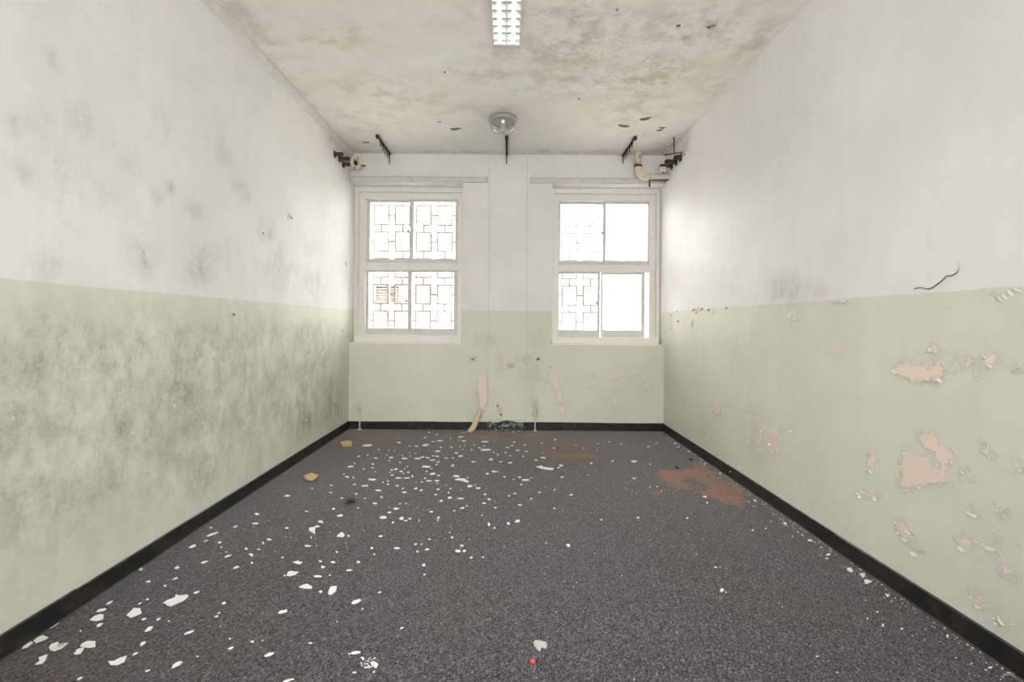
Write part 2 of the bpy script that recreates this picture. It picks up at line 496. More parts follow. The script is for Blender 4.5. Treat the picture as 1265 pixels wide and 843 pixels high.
for px, py, r, a in [(100, 150, 26, .30), (112, 158, 14, -1), (200, 153, 16, .30), (50, 150, 20, .25), (160, 205, 14, .35), (210, 232, 8, .40), (195, 242, 10, .38), (180, 320, 22, .33), (130, 240, 16, .2), (75, 215, 40, .2), (300, 235, 14, .32),
                     (65, 72, 14, .30), (250, 330, 26, .33), (330, 288, 14, .35), (345, 330, 30, .25), (280, 310, 20, .25), (240, 260, 14, .3), (20, 155, 14, .3), (105, 205, 12, .25), (60, 330, 30, .2), (380, 300, 20, .2), (165, 20, 8, .1), (275, 190, 14, .2), (30, 215, 18, .28), (390, 350, 20, .25)]:
    if a < 0: continue
    y, z = sw(px, py); y2, _ = sw(px + r * .7, py); _, z2 = sw(px, py - r)
    lm.append((y, z, abs(y2 - y), abs(z2 - z), a * 1.5))
lpeel = [around(356, 268, 2, 7, sw), around(325, 288, 4, 3, sw), around(427, 327, 1.2, 4, sw), around(425, 410, 3, 5, sw), around(397, 440, 3, 6, sw), around(288, 388, 4, 3, sw)]
ring = lambda P: np.clip(1 - np.abs(np.hypot((P[:, 0] - sw(113, 157)[0]) / .11, (P[:, 1] - sw(113, 157)[1]) / .075) - 1) / .12, 0, 1) * .22
wall_left = grid('wall_left', axis(REAR, YW + .16, .025), axis(0, CEIL, .025), lambda u, v: (-W, u, v), M['left'],
                 {'mould': lambda P: np.maximum(np.maximum(blobs(P, lm), ring(P)), .6 * np.clip((P[:, 1] - .12) / .35, 0, 1) * np.clip((1.19 - P[:, 1]) / .12, 0, 1) * np.clip((4.7 - P[:, 0]) / .8, .35, 1)), 'peel': lambda P: sdf_polys(P, lpeel) - .012, 'stain': lambda P: blobs(P, [(*sw(300, 30), 1.4, .05, .18), (*sw(415, 175), .25, .12, .25)])})

# --- right wall (peeling)
A = (900, 300, 3.241)
B = (900, 520, 2.611)
rp = [zpoly(*A, q, sw) for q in (
    [(652, 497), (690, 480), (712, 460), (740, 482), (780, 480), (800, 505), (808, 490), (822, 458), (855, 480), (868, 505), (862, 530), (838, 568), (812, 548), (790, 535), (765, 560), (720, 548), (682, 528)],
    [(918, 472), (950, 455), (985, 462), (985, 490), (950, 498)], [(1022, 462), (1050, 432), (1080, 452), (1068, 480), (1030, 500)],
    [(1148, 488), (1183, 478), (1200, 500), (1180, 520), (1150, 515)], [(805, 408), (838, 405), (845, 428), (815, 432)],
    [(418, 395), (440, 388), (448, 425), (430, 452), (415, 430)], [(118, 728), (140, 722), (145, 748), (120, 755)], [(160, 758), (190, 752), (198, 800), (205, 830), (170, 843), (160, 800)],
    [(885, 490), (905, 495), (900, 515), (880, 512)], [(245, 285), (270, 282), (275, 300), (248, 305)])]
rp += [zpoly(*B, q, sw) for q in (
    [(605, 45), (640, 32), (672, 45), (685, 75), (722, 98), (728, 128), (702, 150), (708, 208), (640, 206), (600, 216), (560, 224), (543, 206), (560, 182), (553, 130), (572, 92), (592, 96), (640, 120), (652, 100), (625, 80)],
    [(452, 102), (480, 100), (478, 130), (462, 150), (462, 172), (442, 172), (446, 140)], [(758, 152), (775, 150), (792, 188), (752, 185)], [(416, 212), (440, 222), (492, 240), (490, 252), (420, 240)],
    [(536, 328), (562, 318), (582, 352), (584, 376), (562, 382), (540, 345)], [(593, 362), (606, 362), (610, 395), (616, 428), (598, 432), (594, 400)], [(738, 378), (760, 366), (782, 380), (778, 408), (752, 418)],
    [(874, 442), (888, 446), (905, 474), (934, 502), (905, 508), (880, 490)], [(784, 556), (812, 558), (832, 590), (815, 602), (790, 590)], [(854, 618), (870, 616), (876, 640), (856, 652)],
    [(818, 62), (835, 72), (856, 108), (845, 122), (826, 92)], [(928, 108), (942, 112), (950, 160), (935, 155)], [(868, 282), (900, 278), (905, 300), (876, 306)], [(838, 386), (868, 380), (872, 408), (845, 414)],
    [(132, 32), (152, 34), (168, 66), (158, 100), (134, 96)], [(95, 40), (108, 36), (106, 60), (90, 70)], [(778, 286), (810, 288), (806, 304), (782, 300)], [(885, 640), (895, 640), (895, 652), (884, 650)])]
rp += [around(829, 388, 1.5, 2, sw), around(838, 405, 2.5, 3, sw), around(862, 383, 3, 2.5, sw), around(886, 503, 6, 9, sw), around(875, 540, 3, 4, sw), around(855, 398, 2, 3, sw), around(880, 537, 2, 3, sw)]
rm = [(*sw(970, 358), .22, .10, .55), (*sw(912, 450), .10, .22, .35), (*sw(935, 540), .1, .25, .25), (*sw(855, 440), .2, .3, .15), (*sw(1035, 420), .3, .5, .08), (*sw(925, 490), .05, .12, .3)]
rs = [(*sw(965, 358), .16, .07, .22), (*sw(1010, 362), .10, .06, .22), (*sw(848, 180), .06, .08, .3)]
isl = [zpoly(*B, s_, sw) for s_ in ([(640, 100), (658, 98), (672, 140), (668, 156), (652, 150), (645, 125)], [(596, 50), (608, 60), (632, 88), (622, 102), (604, 92)])]
ri = lambda P: np.minimum(sdf_polys(P, rp), -sdf_polys(P, isl)) - .003
wall_right = grid('wall_right', axis(REAR, YW + .16, .02), axis(0, CEIL, .02), lambda u, v: (W, u, v), M['right'],
                  {'peel': ri, 'mould': lambda P: blobs(P, rm), 'stain': lambda P: blobs(P, rs)}, flip=True)

# --- back wall with two deep window recesses
SILL, LINT, PX, OUT = 0.898, 2.588, 0.47, 5.06
C6 = (620, 420, 5.267)
bp = [zpoly(560, 460, 9.917, [(300, 40), (420, 35), (425, 200), (415, 380), (370, 450), (325, 455), (315, 340), (300, 200)], bw)]
bp += [zpoly(*C6, q, bw) for q in ([(300, 200), (340, 205), (380, 262), (375, 310), (395, 345), (396, 402), (362, 402), (352, 330), (325, 280)], [(352, 430), (415, 430), (412, 490), (372, 482)])]
bp += [around(620 + x / 5.267, 420 + y / 5.267, rx / 5.267, ry / 5.267, bw) for x, y, rx, ry in
       [(562, 215, 22, 18), (592, 240, 18, 16), (556, 292, 30, 22), (672, 366, 26, 28), (738, 398, 24, 38), (722, 236, 36, 24), (860, 214, 30, 26), (925, 240, 26, 24), (860, 300, 30, 24), (1020, 220, 12, 20), (945, 300, 18, 14), (315, 165, 8, 20), (290, 260, 20, 20), (765, 230, 16, 14), (385, 515, 14, 10)]]
bm_ = [(*bw(585, 443), .03, .03, 1.0), (*bw(617, 450), .05, .10, .5), (*bw(645, 445), .12, .06, .6), (*bw(660, 470), .10, .2, .35), (*bw(640, 455), .05, .12, .4), (*bw(436, 500), .06, .25, .3), (*bw(600, 420), .25, .12, .25), (*bw(665, 420), .1, .1, .3), (*bw(530, 220), .8, .05, .15), (*bw(590, 490), .06, .2, .3)]
bs = [(*bw(661, 508), .035, .09, .9), (*bw(444, 508), .02, .08, .6), (*bw(640, 362), .15, .10, .06)]
xs = axis(-W, W, .02, (-PX, PX)); zs = axis(0, CEIL, .02, (SILL, LINT))
hole = lambda u, v: abs(u) > PX and SILL < v < LINT
ex = []
for s in (-1, 1):
    x0, x1 = s * PX, s * W
    ex += [[(x0, D, SILL), (x1, D, SILL), (x1, OUT, SILL), (x0, OUT, SILL)], [(x0, D, LINT), (x1, D, LINT), (x1, OUT, LINT), (x0, OUT, LINT)], [(x0, D, SILL), (x0, OUT, SILL), (x0, OUT, LINT), (x0, D, LINT)]]
ex += [[(-W - .3, OUT, -.5), (W + .3, OUT, -.5), (W + .3, OUT, SILL), (-W - .3, OUT, SILL)], [(-W - .3, OUT, LINT), (W + .3, OUT, LINT), (W + .3, OUT, CEIL + .3), (-W - .3, OUT, CEIL + .3)],
       [(-PX, OUT, SILL), (PX, OUT, SILL), (PX, OUT, LINT), (-PX, OUT, LINT)]]
wall_back = grid('wall_back', xs, zs, lambda u, v: (u, D, v), M['back'],
                 {'peel': lambda P: sdf_polys(P, bp) - .004, 'mould': lambda P: blobs(P, bm_), 'stain': lambda P: blobs(P, bs)}, skip=hole, extra=ex)

# --- rear wall behind the camera, with an unseen window added to daylight the near walls
RW, RZ0, RZ1 = 1.14, .76, 2.52
rx_ = [(-W, -RW), (-RW, RW), (RW, W)]
mb = MB()
for x0, x1 in (rx_[0], rx_[2]): mb.box((x0, REAR - .2, 0), (x1, REAR, CEIL))
mb.box((-RW, REAR - .2, 0), (RW, REAR, RZ0)).box((-RW, REAR - .2, RZ1), (RW, REAR, CEIL))
tag(mb.build('wall_rear', M['left']), kind='structure')
w3 = tag(empty('added_rear_window', (0, REAR - .1, RZ0)), kind='structure')
mb = MB()
for x in (-RW + .03, -.025, RW - .08): mb.box((x, REAR - .13, RZ0), (x + .05, REAR - .07, RZ1))
mb.box((-RW + .03, REAR - .13, RZ0), (RW - .03, REAR - .07, RZ0 + .05)).box((-RW + .03, REAR - .13, RZ1 - .05), (RW - .03, REAR - .07, RZ1))
mb.build('frame', M['timber'], w3)
for s in (-1, 1):
    MB().box((s * .025, REAR - .103, RZ0 + .05), (s * (RW - .08), REAR - .098, RZ1 - .05)).build('pane', M['glass'], w3)

# --- skirting: black vinyl strips butted end to end
SK = .083


def skirting(name, runs, along):
    root = tag(empty(name, (0, 0, 0)), kind='structure')
    for i, (a, b, t) in enumerate(runs):
        n = max(2, int(abs(b - a) / .12))
        vs, fs = [], []
        for k in range(n + 1):
            u = a + (b - a) * k / n
            wv = .0016 * mnoise.noise(Vector((u * 2.3, i * 7.1, 3 if along == 'x' else 0))) + (t if False else 0)
            h = SK + .004 * mnoise.noise(Vector((u * 1.7, 5.5 + i, 0)))
            for (o, z) in ((.0, 0), (t + wv + .004, 0), (t + wv, .006), (t + wv, h - .003), (t * .6 + wv, h), (.0, h)):
                vs.append({'l': (-W + o, u, z), 'r': (W - o, u, z), 'x': (u, D - o, z)}[along])
        for k in range(n):
            for j in range(5): fs.append((k * 6 + j, k * 6 + j + 1, (k + 1) * 6 + j + 1, (k + 1) * 6 + j))
        fs += [tuple(range(6)), tuple(n * 6 + j for j in range(6))]
        bm = bmesh.new(); me = bpy.data.meshes.new('strip'); me.from_pydata(vs, [], fs)
        bm.from_mesh(me); bmesh.ops.recalc_face_normals(bm, faces=bm.faces); bm.to_mesh(me); bm.free()
        link('strip', me, M['vinyl'], root)
    return root


yl = sw(93, 740)[0]; yr = sw(1034, 680)[0]; yr2 = sw(890, 575)[0]
skirting('baseboard_left', [(REAR, yl - .0008, .007), (yl + .0008, D - .004, .0065)], 'l')
skirting('baseboard_right', [(REAR, yr + .004, .0095), (yr + .005, yr2, .006), (yr2 + .0015, D - .004, .0065)], 'r')
skirting('baseboard_back', [(-W + .0005, -.19, .007), (-.188, .20, .005), (.202, W - .0005, .007)], 'x')

# --- cove strip where the left wall meets the ceiling
mb = MB()
n = 30
cv = []
for k in range(n + 1):
    y = REAR + (D - REAR) * k / n
    w_ = .062 + .005 * mnoise.noise(Vector((y * 2, 0, 4)))
    cv.append([mb.bm.verts.new(p) for p in ((-W, y, CEIL - w_), (-W + .010, y, CEIL - w_ + .004), (-W + .034, y, CEIL - .016), (-W + .036, y, CEIL))])
for a, b in zip(cv, cv[1:]):
    for j in range(3): mb.bm.faces.new((a[j], b[j], b[j + 1], a[j + 1]))
tag(mb.build('trim_1', M['batten']), kind='structure')

# --- boxed chase between the windows, standing a little proud of the wall
me_us = axis(-.19, .205, .02); me_vs = axis(.107, CEIL - .002, .02)
CT = .010
exq = [[(-.19, D - CT, .107), (-.19, D, .107), (-.19, D, CEIL - .002), (-.19, D - CT, CEIL - .002)], [(.205, D - CT, .107), (.205, D, .107), (.205, D, CEIL - .002), (.205, D - CT, CEIL - .002)],
       [(-.19, D - CT, .107), (.205, D - CT, .107), (.205, D, .107), (-.19, D, .107)]]
chp = [around(616, 505, 5, 6, bw), around(631, 452, 6, 3.5, bw)]
chase = grid('chase_panel', me_us, me_vs, lambda u, v: (u, D - CT, v), M['back'],
             {'peel': lambda P: sdf_polys(P, chp) - .01, 'mould': lambda P: blobs(P, bm_), 'stain': lambda P: blobs(P, bs[2:])}, extra=exq)
for x in (-.19, .205):  # dark strips stand in for the shaded groove round the panel
    MB().box((x - .0018, D - CT - .0012, .107), (x + .0018, D - .0002, CEIL - .004)).build('joint_shade', M['joint_shade'], wall_back)
MB().box((-.19, D - CT - .0012, .103), (.205, D - .0002, .109)).build('joint_shade', M['joint_shade'], wall_back)
del chase['kind']
chase.parent = wall_back

# ------------------------------------------------------------------ windows


def wx(px, py=330): return back_pt(px, py, YW).x
def wz(py, px): return back_pt(px, py, YW).z


def window(name, out, side, sashes, rows, trans, sill, glasses):
    """out: frame x0,x1 / sashes: list of (x0, x1, z0, z1, glass x0, x1, z0, z1, depth, material)"""
    x0, x1, z0, z1 = out
    root = tag(empty(name, ((x0 + x1) / 2, YW, z0)), kind='structure')
    # stepped timber frame
    mb = MB()
    sl, sr, st, sb = side
    f = .045
    a = .38
    mb.box((x0, YW - f, z0), (x0 + (sl - x0) * a, YW + .07, z1), .003).box((x1, YW - f, z0), (x1 - (x1 - sr) * a, YW + .07, z1), .003)
    mb.box((x0 + (sl - x0) * a, YW - f, z1 - (z1 - st) * .45), (x1 - (x1 - sr) * a, YW + .07, z1), .003)
    mb.box((x0 + (sl - x0) * a, YW - .018, z0), (sl, YW + .07, st), .003).box((x1 - (x1 - sr) * a, YW - .018, z0), (sr, YW + .07, st), .003)
    mb.box((x0 + (sl - x0) * a, YW - .018, st), (x1 - (x1 - sr) * a, YW + .07, z1 - (z1 - st) * .45), .003)
    mb.box((sl, YW - .012, z0), (sr, YW + .07, sb), .003)
    mb.build('frame', M['timber'], root)
    MB().box((sl, YW - .020, trans[0]), (sr, YW + .07, trans[1]), .004).box((sl, YW - .008, trans[1]), (sr, YW + .06, trans[1] + .012), .002).build('transom', M['timber'], root)
    mb = MB().box((x0, YW - .15, z0 - .004), (x1, YW - f, z0 + .010), .003)
    mb.box((x0 + .012, YW - f - .03, z0 + .010), (x1 - .012, YW - .012, sb - .004), .004)
    mb.build('sill', M['timber'], root)
    for (a0, a1, b0, b1, g0, g1, h0, h1, dy, gm, lx) in sashes:
        y0, y1 = YW + dy, YW + dy + .024
        mb = MB()
        mb.box((a0, y0, b0), (g0, y1, b1), .002).box((g1, y0, b0), (a1, y1, b1), .002)
        mb.box((g0, y0, b0), (g1, y1, h0), .002).box((g0, y0, h1), (g1, y1, b1), .002)
        s = mb.build('sash', M['alu'], root)
        p = MB().box((g0 - .004, y0 + .010, h0 - .004), (g1 + .004, y0 + .014, h1 + .004)).mesh('pane')
        p.materials.append(M[gm])
        po = bpy.data.objects.new('pane', p); COL.objects.link(po); po.parent = s
        if lx is not None:
            zc = (h0 + h1) / 2 - .01
            l = MB().box((lx - .007, y0 - .012, zc - .016), (lx + .007, y0, zc + .016), .002).box((lx - .016, y0 - .016, zc - .004), (lx - .002, y0 - .010, zc + .006), .001).mesh('latch')
            l.materials.append(M['latch'])
            lo = bpy.data.objects.new('latch', l); COL.objects.link(lo); lo.parent = s
    return root


# left window, edges measured at the window plane
P1 = 508
zt, zst = wz(235, P1), wz(246.5, P1)
za = [wz(v, P1) for v in (249.4, 319.4, 326.5, 334.2, 336.3, 406, 413, 424.5)]
xa = [wx(v) for v in (451.5, 455.6, 505.4, 510.4, 562, 567)]
xl = [wx(v) for v in (451.5, 454.6, 504, 508.8, 560.5, 567)]
window('window_1', (-W, -PX, SILL + .002, LINT - .002), (wx(452), wx(566), zst, za[6] - .008), [
    (xa[0], xa[2] + .045, za[2], zst, xa[1], xa[2], za[1], za[0], .030, 'glass', None),
    (xa[2] + .0, xa[5], za[2], zst, xa[3], xa[4], za[1], za[0], .002, 'glass', xa[2] + .02 - .03),
    (xl[0], xl[2] + .045, za[6] - .016, za[3], xl[1], xl[2], za[5], za[4], .030, 'glass', None),
    (xl[2], xl[5], za[6] - .016, za[3], xl[3], xl[4], za[5], za[4], .002, 'glass', xl[2] + .018 - .03)], None, (za[3], za[2]), None, None)
P2 = 748
zt2 = wz(249, P2)
zb = [wz(v, P2) for v in (252, 322, 329, 336.5, 338.9, 408, 416, 428)]
xb = [wx(v) for v in (689.5, 692.6, 744.8, 748.2, 800, 802.5)]
xr = [wx(v) for v in (689.5, 691, 738.5, 741.6, 743.0, 746, 793.5, 798.2)]
window('window_2', (PX, W - .006, SILL + .002, LINT - .002), (wx(690), wx(801.5), zt2, zb[6] - .008), [
    (xb[0], xb[2] + .03, zb[2], zt2, xb[1], xb[2], zb[1], zb[0], .030, 'hazy', None),
    (xb[2], xb[5], zb[2], zt2, xb[3], xb[4], zb[1], zb[0], .002, 'dusty', xb[2] - .012),
    (xr[0], xr[3], zb[6] - .016, zb[3], xr[1], xr[2], zb[5], zb[4], .002, 'glass', xr[2] - .01),
    (xr[4], xr[7], zb[6] - .016, zb[3], xr[5], xr[6], zb[5], zb[4], .030, 'dusty', None)], None, (zb[3], zb[2]), None, None)

# ------------------------------------------------------------------ outside: grilles, yard, brick building
gy = 5.13
GW, GH, PXX, PZZ, BT = .163, .215, .240, .298, .020


def grille(x_anchor, z_anchor, xmin, xmax, label):
    root = tag(empty('window_grille', ((xmin + xmax) / 2, gy, SILL - .1)), label, 'window grille', 'steel grilles outside the two windows')
    sq = MB()
    sq.box((-BT / 2, -.006, 0), (BT / 2, .006, -GH)).box((GW - BT / 2, -.006, 0), (GW + BT / 2, .006, -GH))
    sq.box((-BT / 2, -.006, -BT / 2), (GW + BT / 2, .006, BT / 2)).box((-BT / 2, -.006, -GH - BT / 2), (GW + BT / 2, .006, -GH + BT / 2))
    sq = sq.mesh('grille_square'); sq.materials.append(M['grille'])
    hl = MB().box((GW, -.005, -BT / 2), (PXX, .005, BT / 2)).mesh('link_bar'); hl.materials.append(M['grille'])
    vl = MB().box((-BT / 2, -.005, 0), (BT / 2, .005, PZZ - GH)).mesh('link_bar'); vl.materials.append(M['grille'])
    i0 = math.floor((xmin - x_anchor) / PXX); i1 = math.ceil((xmax - x_anchor) / PXX)
    for i in range(i0, i1 + 1):
        for j in range(-1, 6):
            x, z = x_anchor + i * PXX, z_anchor - j * PZZ
            if x + GW / 2 < xmin or x + GW / 2 > xmax: continue
            L = Vector((x, gy, z)) - root.location
            link('grille_square', sq, None, root, L)
            if x + PXX + GW / 2 <= xmax: link('link_bar', hl, None, root, L + Vector((0, 0, -GH / 2)))
            if j < 5: link('link_bar', vl, None, root, L + Vector((GW / 2, 0, -PZZ)))
    mb = MB()
    for x in (xmin - .02, xmax + .02): mb.box((x - .008, gy - .01, z_anchor - 5 * PZZ - GH), (x + .008, gy + .01, z_anchor + PZZ))
    mb.box((xmin - .02, gy - .01, z_anchor + PZZ), (xmax + .02, gy + .01, z_anchor + PZZ + .014)).box((xmin - .02, gy - .01, z_anchor - 5 * PZZ - GH - .014), (xmax + .02, gy + .01, z_anchor - 5 * PZZ - GH))
    for x in (xmin - .02, xmax + .02):
        for z in (SILL - .15, LINT + .05): mb.box((x - .01, OUT - .002, z - .01), (x + .01, gy, z + .01))
    mb.build('outer_frame', M['grille'], root)


grille(-1.508, 2.442, -1.72, -.40, 'pale steel grille of linked rectangles outside the left window')
grille(.623, 2.442, .36, 1.72, 'pale steel grille of linked rectangles outside the right window')

tag(MB().box((-40, OUT + .2, -.6), (40, 60, -.5)).build('ground', M['concrete']), kind='structure')


def brick_material():
    m = NT('red_brick')
    p = m.pos()
    x = m.n('SeparateXYZ', 0, None, Vector=p); y = m.n('SeparateXYZ', 1, None, Vector=p); z = m.n('SeparateXYZ', 2, None, Vector=p)
    v = m.n('CombineXYZ', 0, None, X=m.math('ADD', x, y), Y=z, Z=0.0)
    br = m.t.nodes.new('ShaderNodeTexBrick')
    m.t.links.new(v, br.inputs['Vector'])
    br.inputs['Color1'].default_value = (.165, .085, .068, 1); br.inputs['Color2'].default_value = (.19, .105, .085, 1); br.inputs['Mortar'].default_value = (.21, .18, .165, 1)
    br.inputs['Scale'].default_value = 1; br.inputs['Brick Width'].default_value = .22; br.inputs['Row Height'].default_value = .075; br.inputs['Mortar Size'].default_value = .014
    return m.done(br.outputs['Color'], .9, m.bump(br.outputs['Fac'], -.5, .01), spec=.2)


BY = 13.0
bx = lambda px: back_pt(px, 370, BY).x
bz = lambda py: back_pt(480, py, BY).z
bld = tag(empty('brick_building', (bx(440), BY, -.5)), 'red brick building with louvred shutters seen through the left window', 'building')
wx0, wx1 = bx(498) - 8, bx(498)
mb = MB()
holes = [(bx(463.5), bx(479.5), bz(374), bz(351)), (bx(481.5), bx(494.5), bz(374), bz(351))]
mb.box((wx0, BY, -.5), (holes[0][0], BY + 6, bz(328))).box((holes[1][1], BY, -.5), (wx1, BY + 6, bz(328)))
mb.box((holes[0][0], BY, -.5), (holes[1][1], BY + 6, holes[0][2])).box((holes[0][0], BY, holes[0][3]), (holes[1][1], BY + 6, bz(328)))
mb.box((holes[0][1], BY, holes[0][2]), (holes[1][0], BY + 6, holes[0][3])).box((holes[0][0], BY + .15, holes[0][2]), (holes[1][1], BY + .3, holes[0][3]))
mb.build('wall', brick_material(), bld)
MB().box((wx0 - .1, BY - .12, bz(328)), (wx1 + .12, BY + 6.1, bz(328) + .14), .02).build('coping', M['coping'], bld)
for (x0, x1, z0, z1) in holes:
    mb = MB()
    for a, b in (((x0, z0), (x0 + .03, z1)), ((x1 - .03, z0), (x1, z1)), ((x0, z0), (x1, z0 + .03)), ((x0, z1 - .03), (x1, z1))):
        mb.box((a[0], BY - .02, a[1]), (b[0], BY + .05, b[1]))
    sh = mb.build('louvred_shutter', M['shutter'], bld)
    sl = MB().box((x0 + .03, -.004, -.03), (x1 - .03, .004, .03)).mesh('slat'); sl.materials.append(M['shutter'])
    n = 6
    for k in range(n):
        o = bpy.data.objects.new('slat', sl); COL.objects.link(o); o.parent = sh
        o.location = (0, BY + .03, z0 + .06 + (z1 - z0 - .12) * k / (n - 1)); o.rotation_euler.x = .7

# ------------------------------------------------------------------ ceiling light with open louvre
LX0, LX1, LY0, LY1, LD = -.098, .068, 1.66, 2.845, .034
lt = tag(empty('louvre_light', ((LX0 + LX1) / 2, (LY0 + LY1) / 2, CEIL)), 'slim ceiling light with a bright two-column metal louvre', 'ceiling light')
mb = MB()
mb.box((LX0 - .004, LY0 - .03, CEIL - LD), (LX0, LY1 + .035, CEIL)).box((LX1, LY0 - .03, CEIL - LD), (LX1 + .004, LY1 + .035, CEIL))
mb.box((LX0, LY1, CEIL - LD + .004), (LX1, LY1 + .035, CEIL)).box((LX0, LY0 - .03, CEIL - LD), (LX1, LY0, CEIL)).box((LX0, LY0, CEIL - .002), (LX1, LY1, CEIL))
mb.build('housing', M['fitting'], lt)
xc = (LX0 + LX1) / 2
pitch = .0655
n = int((LY1 - LY0) / pitch)


def blade(x0, x1):
    b = MB()
    v = [(x0, -.011, CEIL - .006), (x1, -.011, CEIL - .006), (x1, .011, CEIL - .006), (x0, .011, CEIL - .006), (x0, -.002, CEIL - LD + .001), (x1, -.002, CEIL - LD + .001), (x1, .002, CEIL - LD + .001), (x0, .002, CEIL - LD + .001)]
    b.bm.verts.ensure_lookup_table()
    vs = [b.bm.verts.new(p) for p in v]
    for q in ((0, 1, 2, 3), (4, 7, 6, 5), (0, 4, 5, 1), (2, 6, 7, 3), (0, 3, 7, 4), (1, 5, 6, 2)): b.bm.faces.new([vs[i] for i in q])
    me = b.mesh('louvre_blade'); me.materials.append(M['louvre'])
    return me


blades = [blade(LX0, xc - .004), blade(xc + .004, LX1)]
for k in range(n + 1):
    for me in blades: link('louvre_blade', me, None, lt, Vector((0, LY1 - .001 - k * pitch - (.012 if k == 0 else 0), 0)) - lt.location)
MB().box((xc - .004, LY0, CEIL - LD), (xc + .004, LY1, CEIL - .004)).build('centre_rib', M['louvre'], lt)
mb = MB()
for x, s in ((LX0, 1), (LX1, -1)): mb.box((x, LY0, CEIL - LD), (x + s * .006, LY1, CEIL - .004))
mb.build('side_reflector', M['louvre'], lt)
tm = NT('lamp_tube_glow'); tm.set(tm.b.inputs['Emission Color'], (0.93, 0.97, 1.0)); tm.set(tm.b.inputs['Emission Strength'], TUBE)
for x in ((LX0 + xc) / 2, (LX1 + xc) / 2):
    MB().tube([(x, LY0 + .01, CEIL - .0125), (x, LY1 - .01, CEIL - .0125)], .008, 10).build('lamp_tube', tm.done((.9, .9, .9), .4), lt, True)

# ------------------------------------------------------------------ round glass bowl lamp
c = ceil_pt(621.5, 146.5); c.z = CEIL
bl = tag(empty('bowl_lamp', c), 'round clear glass bowl lamp fixed to the ceiling near the windows', 'ceiling light')
MB().lathe([(0, 0), (.118, 0), (.122, -.006), (.122, -.030), (.112, -.036), (.100, -.036), (.100, -.012), (0, -.012)], c, 36).build('gallery', M['base'], bl, True)
R_, prof = .112, []
for k in range(13):
    a = k / 12 * math.pi / 2
    prof.append((R_ * math.cos(a) ** .55 if k < 12 else 0, -.034 - .092 * math.sin(a)))
g = NT('ribbed_lamp_glass')
tr = g.n('BsdfTransparent', 0, None, Color=(.93, .94, .93)); gl = g.n('BsdfGlossy', 0, None, Color=(1, 1, 1), Roughness=.08)
df = g.n('BsdfTranslucent', 0, None, Color=(.85, .86, .85)); lw = g.n('LayerWeight', 1, None, Blend=.35)
g.t.links.new(g.n('MixShader', 0, None, i0=g.ramp(lw, 0, 1, .3, .8), i1=tr, i2=g.n('MixShader', 0, None, i0=.55, i1=gl, i2=df)), g.out.inputs[0])
g.t.nodes.remove(g.b)
mb = MB().lathe(prof, c, 48)
for v in mb.bm.verts:
    d = Vector((v.co.x - c.x, v.co.y - c.y, 0))
    if d.length > .02: v.co += d.normalized() * (.004 if round(math.atan2(d.y, d.x) / (2 * math.pi / 48)) % 2 else -.002)
mb.build('glass_bowl', g.mat, bl, True)
MB().lathe([(0, -.012), (.020, -.012), (.020, -.045), (.014, -.050), (.026, -.070), (.030, -.085), (.022, -.102), (0, -.108)], c, 20).build('bulb', M['chip'], bl, True)
MB().lathe([(0, -.124), (.010, -.124), (.012, -.130), (.006, -.136), (0, -.137)], c, 14).build('finial', M['base'], bl, True)

# ------------------------------------------------------------------ hanger rails on the ceiling with a row of drop rods


def hanger(x, y0, label, lens):
    r = tag(empty('hanger_rail', (x, y0, CEIL)), label, 'hanger rail', 'iron hanger rails on the ceiling by the windows')
    y1 = D - .012
    MB().box((x - .011, y0, CEIL - .016), (x + .011, y1, CEIL), .003).build('channel', M['iron'], r)
    s = -1 if x > 0 else 1
    MB().box((x + s * .012, y0 + .07, CEIL - .010), (x + s * .030, y1, CEIL), .002).build('mounting_strip', M['batten'], r)
    MB().box((x - .016, y0 - .012, CEIL - .034), (x + .016, y0 + .022, CEIL - .001), .004).build('end_block', M['iron'], r)
    for k, l in enumerate(lens):
        y = y0 + .11 + (y1 - y0 - .135) * k / (len(lens) - 1)
        rod = MB().tube([(x, y, CEIL - .014), (x, y, CEIL - .014 - l)], .0052, 8).build('drop_rod', M['iron'], r)
        nut = MB().tube([(x, y, CEIL - .016), (x, y, CEIL - .030)], .011, 6).mesh('nut'); nut.materials.append(M['iron'])
        o = bpy.data.objects.new('nut', nut); COL.objects.link(o); o.parent = rod


hanger(-1.236, 4.285, 'dark iron hanger rail on the ceiling above the left window', (.055, .065, .070, .065, .105))
hanger(-.014, 4.285, 'dark iron hanger rail on the ceiling behind the glass bowl lamp', (.045, .060, .060, .070, .100))
hanger(1.198, 4.275, 'dark iron hanger rail on the ceiling beside the cream elbow pipe', (.055, .065, .075, .070, .080))

# ------------------------------------------------------------------ rusty wall brackets, both corners


def bracket(side, y, length, label, z=2.718, th=.045, drop=.018, mat='rust'):
    X = side * W
    r = tag(empty('wall_bracket', (X, y, z)), label, 'bracket', 'rusty pipe brackets left and right')
    MB().box((X - side * .001, y - .022, z - th / 2 - drop), (X - side * .012, y + .022, z + th / 2 + .012), .002).build('wall_plate', M['rust'], r)
    MB().box((X - side * .010, y - .020, z - th / 2), (X - side * length, y + .020, z + th / 2), .004).build('arm', M[mat], r)
    MB().tube([(X - side * .011, y - .012, z - th / 2 - drop * .6), (X - side * .020, y - .012, z - th / 2 - drop * .6)], .007, 6).build('bolt', M['iron'], r)


bracket(-1, 4.31, .085, 'rusty iron bracket on the left wall, nearest the room', th=.028)
bracket(-1, 4.43, .105, 'rusty iron bracket on the left wall, second from the window', th=.030)
bracket(-1, 4.535, .070, 'rusty iron bracket on the left wall just under the open pipe', z=2.700, th=.030)
bracket(1, 4.33, .070, 'rusty iron bracket on the right wall, nearest the room', th=.036)
bracket(1, 4.44, .115, 'rusty iron bracket on the right wall, middle one of three', th=.034)
bracket(1, 4.56, .125, 'rusty iron bracket on the right wall holding a white block', th=.026)

